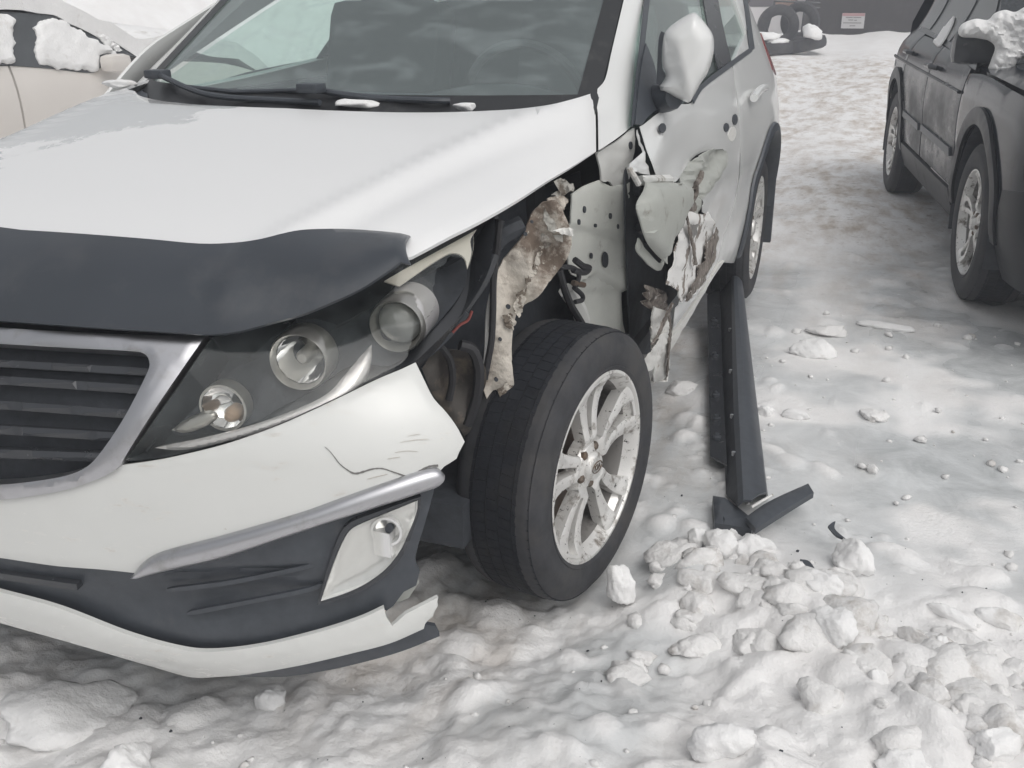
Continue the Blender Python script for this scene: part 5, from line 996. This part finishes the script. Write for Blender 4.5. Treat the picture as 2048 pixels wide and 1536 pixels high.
# glasshouse
dpatch('window_frame', [(.50, 1.0, 'c'), (.95, 1.30), (1.25, 1.52, 'c'), (3.3, 1.56, 'c'), (3.5, 1.11, 'c'), (2.6, 1.10), (1.6, 1.065)], M['gloss'], -.012)
for pts in ([(.74, 1.06, 'c'), (1.05, 1.28), (1.32, 1.48, 'c'), (1.56, 1.49, 'c'), (1.57, 1.09, 'c')], [(1.66, 1.09, 'c'), (1.66, 1.49, 'c'), (2.45, 1.50, 'c'), (2.5, 1.12, 'c')], [(2.62, 1.13, 'c'), (2.60, 1.50, 'c'), (3.15, 1.50, 'c'), (3.3, 1.14, 'c')]): dpatch('side_window', pts, M['dkglass'] if 'dkglass' in M else M.setdefault('dkglass', pm('salt hazed dark glass', (.03, .034, .038), .08, spec=.7, dirt=((.09, .10, .105), 3, .55, .9))), -.006, th=.006)
def across(rows): # rows of (u, z, half inset) lofted over the width 1.9
    G = []
    for (u, z, ins, cr_) in rows: G.append([tuple(dloc(.95+(t*(.95-ins)), u, z+cr_*(1-t*t))) for t in np.linspace(-1, 1, 15)])
    return np.array(G)
b = MB(); b.grid(across([(-.95, .60, .22, .0), (-.93, .80, .20, .02), (-.85, .90, .16, .03), (-.6, .955, .09, .04), (-.2, .985, .05, .05), (.2, 1.0, .045, .055), (.55, 1.01, .05, .06)])); b.build('hood', M['blackclean'], DK)
b = MB(); b.grid(across([(.48, 1.02, .10, .04), (.8, 1.20, .17, .05), (1.3, 1.54, .26, .06)])); b.build('windshield', M['dkglass'], DK)
b = MB(); b.grid(across([(1.26, 1.53, .27, .06), (1.6, 1.62, .28, .06), (2.6, 1.66, .28, .05), (3.4, 1.60, .30, .04), (3.7, 1.15, .16, .02), (3.72, .5, .12, .0)])); b.build('roof', M['blackclean'], DK)
b = MB(); b.grid(across([(-.95, .62, .22, 0), (-.98, .45, .2, 0), (-.9, .25, .2, 0), (.0, .24, .4, 0), (3.0, .26, .4, 0), (3.6, .3, .2, 0), (3.72, .5, .12, 0)])); b.build('underbody', M['dark'], DK)
G = across([(-.95, .62, .22, 0), (-.5, .5, .1, 0), (3.0, .5, .1, 0), (3.7, .8, .12, 0)])
b = MB(); b.grid(np.array([[tuple(dloc(1.9-v_s(u, z), u, z)) for u in np.linspace(-.8, 3.6, 16)] for z in (.3, .6, .9, 1.05, 1.3, 1.55)])); b.build('far_side', M['blackcar'], DK)
for v0 in (.24, 1.66):
    b = MB(); b.box(dloc(v0, -.955, .73), (.17, .05, .085), np.stack([DV, DU, [0, 0, 1]], 1), bev=.04); hl = b.build('headlamp', M['gloss'], DK); b = MB(); b.lathe([(.06, .0), (.05, .02), (0, .024)], dloc(v0, -1.0, .73), -DU, 20); b.build('reflector', M['ring'], hl, fix=True)
b = MB(); b.box(dloc(.95, -.97, .70), (.48, .03, .12), np.stack([DV, DU, [0, 0, 1]], 1), bev=.02); gr = b.build('grille', M['dark'], DK)
for k in range(5): b = MB(); b.box(dloc(.95, -1.005, .61+.045*k), (.46, .008, .010), np.stack([DV, DU, [0, 0, 1]], 1)); b.build('grille_slat', M['chrome'], gr)
b = MB(); b.box(dloc(.95, -.98, .42), (.78, .06, .19), np.stack([DV, DU, [0, 0, 1]], 1), bev=.05); b.build('bumper', M['greyclad'], DK)
WDK = wheel_meshes(.362, .236, .235, 'five')
wheel('front_wheel', WDK, DK, dloc(.125, 0, .36), DTH+math.pi); wheel('rear_wheel', WDK, DK, dloc(.125, 2.86, .36), DTH+math.pi); wheel('front_wheel', WDK, DK, dloc(1.775, 0, .36), DTH); wheel('rear_wheel', WDK, DK, dloc(1.775, 2.86, .36), DTH)
# its mirror, and the snow lying on it
MP2 = plane(dloc(-.13, .50, 1.1), -DU+np.array([-.25, 0, 0]))
mc = hit([(1956, 98)], MP2)[0]+DU*.10; b = MB(); R_ = np.stack([DV, DU, [0, 0, 1]], 1); b.box(mc, (.10, .05, .075), R_, bev=.04); MM = b.build('door_mirror', M['gloss'], DK); b = MB(); b.tube([mc, mc+DV*.12+DU*.02+np.array([0, 0, -.06])], .03, 8); b.build('mirror_arm', M['gloss'], MM)
patch('snow_clump', [(1916, 64), (1924, 48), (1950, 38), (1975, 40), (1990, 26), (2010, 20), (2030, 24), (2060, 14), (2085, 60), (2080, 110), (2040, 118), (2026, 140), (2012, 156), (1990, 160), (1974, 148), (1982, 120), (1990, 96), (1978, 82), (1950, 76), (1924, 74)], MP2, SNOW, None, step=4, th=.05, pillow=.06, pw=20, disp=lambda p, v: .02*(fbm(v[:, 0]*.035, v[:, 1]*.035, 3, 5)-.5)*2+.014*(fbm(v[:, 0]*.15, v[:, 1]*.15, 4, 2)-.5)*2); SC_ = bpy.data.objects['snow_clump']; tag(SC_, 'thick clump of snow hanging over the black SUV mirror', 'snow clump')
patch('snow_streak', [(1866, 84, 'c'), (1880, 66), (1893, 48), (1906, 32, 'c'), (1904, 46), (1890, 74), (1876, 92)], lambda X: F_dk(X)-.01, SNOW, None, step=5, th=.01, pillow=.02, pw=8); tag(bpy.data.objects['snow_streak'], 'thin streak of snow on the black SUV beside its window', 'snow')
# ------------------------------------------------------------------ beige car under snow at the left
BG = thing('beige_car', (-3.9, 3.0, 0), 'beige car buried in snow standing behind the white car', 'car')
M['beige'] = pm('beige paint', (.72, .68, .64), .3, coat=.4, dirt=((.66, .62, .58), 2, .4, .8)); M['dkframe'] = pm('dark weather strip', (.075, .082, .088), .6, var=(8, .15))
def x_b(y, z): return -3.0+sp(z, [.2, .35, .6, .9, 1.0, 1.25], [-.06, -.01, .01, -.01, -.04, -.14])
def F_b(X): return X[:, 0]-x_b(X[:, 1], X[:, 2])
def b3(p): return np.stack([x_b(p[:, 0], p[:, 1]), p[:, 0], p[:, 1]], 1)
patch('front_door', [(2.35, .30, 'c'), (3.50, .30, 'c'), (3.48, .95, 'c'), (3.0, .955), (2.36, .985, 'c')], F_b, M['beige'], BG, step=.06, th=.02, rnd=.004, to3=b3); patch('rear_side', [(.45, .45, 'c'), (.9, .30, 'c'), (2.335, .30, 'c'), (2.345, .985, 'c'), (1.6, .99), (.6, .95), (.42, .8, 'c')], F_b, M['beige'], BG, step=.06, th=.02, rnd=.004, to3=b3); patch('fender', [(3.52, .32, 'c'), (3.6, .32, 'c'), (3.66, .52), (3.85, .68), (4.1, .7), (4.4, .62), (4.55, .4, 'c'), (4.9, .4, 'c'), (4.95, .7, 'c'), (4.3, .88), (3.50, .95, 'c')], F_b, M['beige'], BG, step=.06, th=.02, to3=b3)
patch('window_frame', [(-80, 18, 'c'), (0, 24), (60, 27), (110, 30), (150, 38), (180, 50), (215, 70), (250, 93), (284, 108, 'c'), (276, 116, 'c'), (245, 112), (200, 136), (180, 146), (100, 137), (0, 130), (-80, 128, 'c')], F_b, M['dkframe'], BG, step=14, off=.004, th=.01)
SN = SNOW
def bsnow(pts, label, off=.015, seed=1): return tag(patch('window_snow', pts, F_b, SN, None, step=6, off=off, th=.012, pillow=.02, pw=10, seed=seed, disp=crum(.008, .06, seed)), label, 'snow', kind='thing')
bsnow([(64, 56, 'cj'), (92, 40, 'cj'), (130, 46, 'cj'), (160, 62, 'cj'), (192, 82, 'cj'), (230, 108, 'cj'), (195, 112, 'c'), (194, 141, 'cj'), (140, 140, 'cj'), (78, 130, 'cj'), (68, 96, 'cj')], 'snow crust covering the front side window of the beige car'); bsnow([(-90, 26, 'c'), (10, 30, 'cj'), (28, 44, 'cj'), (28, 88, 'cj'), (27, 124, 'cj'), (-90, 124, 'c')], 'snow crust covering the rear side window of the beige car', seed=4); bsnow([(184, 58, 'cj'), (205, 72, 'cj'), (228, 88, 'cj'), (242, 102, 'cj'), (230, 104, 'cj'), (206, 88, 'cj')], 'strip of snow on the small quarter window of the beige car', seed=6)
b = MB(); p = at(232, 126, x=-2.93); b.box(p, (.05, .09, .05), bev=.035); b.build('door_mirror', M['beige'], BG)
def bgrid(rows): return np.array([[(-3.0-.1*0-ins+(-1.72+2*ins)*t, y, z+c*(1-(2*t-1)**2)) for t in np.linspace(0, 1, 15)] for (y, z, ins, c) in rows])
b = MB(); b.grid(bgrid([(.40, .75, .08, .05), (.45, .93, .07, .06), (1.2, .98, .06, .06), (1.7, 1.20, .16, .05), (2.1, 1.26, .17, .06), (2.7, 1.24, .17, .06), (3.35, 1.0, .08, .06), (3.6, .96, .06, .07), (4.4, .88, .08, .07), (4.95, .70, .15, .05), (5.0, .4, .15, 0)])); b.build('roof_and_hood', M['beige'], BG)
b = MB(); b.grid(np.array([[(x, y, z) for y in np.linspace(.5, 4.9, 10)] for x, z in ((-3.1, .22), (-4.6, .22))])); b.grid(np.array([[(-4.72, y, z) for y in np.linspace(.5, 4.9, 10)] for z in (.25, .95)])); b.build('underbody', M['dark'], BG)
for y in (.98, 4.1): wheel('wheel', WDK, BG, (-3.13, y, .30), 0); wheel('wheel', WDK, BG, (-4.55, y, .30), math.pi)
G = bgrid([(.45, 1.0, .02, .05), (1.2, 1.10, .03, .06), (1.7, 1.32, .13, .06), (2.1, 1.38, .13, .06), (2.7, 1.36, .13, .06), (2.95, 1.28, .09, .06), (3.36, 1.10, .03, .08), (3.6, 1.10, .0, .08), (4.4, 1.02, .02, .08), (4.92, .82, .08, .05)]); m_, k_ = G.shape[:2]
G = np.array([cr(G[:, j], 5) for j in range(k_)]).transpose(1, 0, 2); G = np.array([cr(G[i], 4) for i in range(len(G))]); G[:, :, 2] += (fbm(G[:, :, 0]*5, G[:, :, 1]*5, 4, 6)-.5)*.07; G[:, :, 0] += (fbm(G[:, :, 1]*7, G[:, :, 2]*7, 3, 9)-.5)*.05
Gl = G.copy(); Gl[:, :, 2] -= .11; b = MB(); b.grid(G, True); b.grid(Gl); b.grid(np.array([G[:, 0], Gl[:, 0]])); b.grid(np.array([G[:, -1], Gl[:, -1]])); tag(b.build('snow_blanket', SNOW, None, fix=True, sharp=180), 'thick blanket of snow over the roof and bonnet of the beige car', 'snow', kind='thing')
# ------------------------------------------------------------------ far end of the yard
WL = thing('dark_wall', (1.3, 20.6, .4), 'dark board wall with a white notice at the far end', 'wall')
M['wall'] = pm('dark stained boards', (.028, .024, .024), .8, var=(1.5, .2), dirt=((.055, .05, .05), 3, .5, .8)); 
for k in range(24):
    x = -.36+k*.235; b = MB(); b.box((x, 20.6+.012*(k % 2), 1.6), (.122, .03, 1.5)); b.build('board', M['wall'], WL)
NT = thing('notice_sign', (.66, 20.5, .6), 'white notice with a red heading fixed to the dark wall', 'sign')
p0, p1 = at(1685, 26, y=20.52), at(1727, 57, y=20.52); c = (p0+p1)/2; hx, hz = abs(p1[0]-p0[0])/2, abs(p0[2]-p1[2])/2
b = MB(); b.box(c, (hx, .008, hz)); b.build('board', pm('notice white', (.52, .51, .51), .6), NT); b = MB(); b.box(c+np.array([0, -.011, hz*.80]), (hx*.98, .002, hz*.19)); b.build('heading_band', pm('notice red', (.42, .24, .25), .6), NT)
mt = pm('notice print', (.18, .17, .17), .7)
for (dx, dz, w_) in ((-.35, .42, .30), (.35, .42, .34), (-.2, .10, .22), (.22, .06, .12), (-.05, -.28, .8), (0, -.66, .25)): b = MB(); b.box(c+np.array([dx*hx, -.0105, dz*hz]), (w_*hx, .002, hz*.055)); b.build('print_line', mt, NT)
TRL = thing('white_trailer', (-2.2, 21.5, .4), 'white trailer with dark and tan upper panels behind the tyre pile', 'trailer')
b = MB(); b.box((-2.3, 22.2, .72), (1.85, .9, .42), bev=.03); b.build('body', pm('trailer white', (.62, .60, .60), .5, dirt=((.5, .47, .45), 2, .5, .8)), TRL)
for k, (x0, x1, col) in enumerate([(-4.1, -2.55, (.13, .13, .135)), (-2.52, -1.75, (.36, .25, .20)), (-1.72, -1.2, (.14, .13, .14)), (-1.17, -.75, (.33, .22, .18)), (-.72, -.48, (.5, .48, .48))]): b = MB(); b.box(((x0+x1)/2, 21.7, 1.75), ((x1-x0)/2, .30, .60), bev=.02); b.build('upper_panel', pm('panel %d' % k, col, .7), TRL)
RK = thing('metal_rack', (-.9, 19.2, .4), 'thin dark metal rack standing over the tyre pile', 'rack')
for q in (0, 1): b = MB(); b.tube([at(1530+q*72, 75, y=18.6+.3*q), at(1548+q*62, 12, y=18.8), at(1552+q*66, -14, y=18.9)], .022, 6); b.build('upright', M['gloss'], RK)
for py in (12, 2): b = MB(); b.tube([at(1548, py, y=18.8), at(1640, py+4, y=19.0)], .02, 6); b.build('crossbar', M['gloss'], RK)
# tyres
def ttyre(px, py, y, r, tilt, label, yaw=0.0):
    p = at(px, py, y=y); b = MB(); s = .42*r
    b.lathe([(r*.55, -s*.5), (r*.62, -s*.62), (r*.82, -s*.66), (r*.96, -s*.5), (r, -s*.2), (r, s*.2), (r*.96, s*.5), (r*.82, s*.66), (r*.62, s*.62), (r*.55, s*.5), (r*.50, 0), (r*.55, -s*.5)], (0, 0, 0), (1, 0, 0), 36); o = b.build('old_tyre', M['rubber'], None, fix=True)
    R_ = Matrix.Rotation(yaw, 3, 'Z')@Matrix.Rotation(tilt, 3, 'Y'); o.location = p; o.rotation_euler = R_.to_euler(); return tag(o, label, 'tyre', 'old tyres piled at the far end')
ttyre(1556, 52, 18.2, .38, .15, 'old tyre standing upright at the left of the far pile', -1.35); ttyre(1600, 44, 18.5, .36, .1, 'old tyre standing upright at the right of the far pile', -1.7)
ttyre(1545, 96, 17.9, .40, 1.5, 'old tyre lying flat at the left foot of the far pile'); ttyre(1606, 90, 18.2, .42, 1.35, 'old tyre lying under the right end of the far pile'); ttyre(1575, 84, 18.6, .38, 1.55, 'old tyre lying flat in the middle of the far pile')
def cap(px, py, y, s, label, seed): b = MB(); b.add(*blob(at(px, py, y=y), s, .2, seed, 3, .25)); return tag(b.build('snow_heap', SNOW, None, sharp=180), label, 'snow')
cap(1528, 74, 17.75, (.26, .25, .10), 'snow cap on the left flat tyre of the far pile', 1); cap(1560, 84, 17.7, (.22, .2, .07), 'snow lying in front of the upright tyres', 2); cap(1625, 66, 17.9, (.17, .25, .17), 'round snow cap on the right end of the far tyre pile', 3)
# ------------------------------------------------------------------ thin haze volume, added to imitate a veil over the lens
b = MB(); b.box((0, 46, 2.0), (72, 66, 3.2)); hz = b.build('haze', None, None, flat=True); hz['kind'] = 'stuff'; hz['label'] = 'thin haze volume added to imitate a lens veil'; hz['category'] = 'haze'
hm = bpy.data.materials.new('haze'); hm.use_nodes = True; N = hm.node_tree.nodes; N.remove(N['Principled BSDF']); pv = N.new('ShaderNodeVolumePrincipled'); pv.inputs['Color'].default_value = (.90, .93, 1.0, 1); pv.inputs['Density'].default_value = .0085; pv.inputs['Anisotropy'].default_value = 0.0
hm.node_tree.links.new(pv.outputs[0], N['Material Output'].inputs['Volume']); hz.data.materials.append(hm)
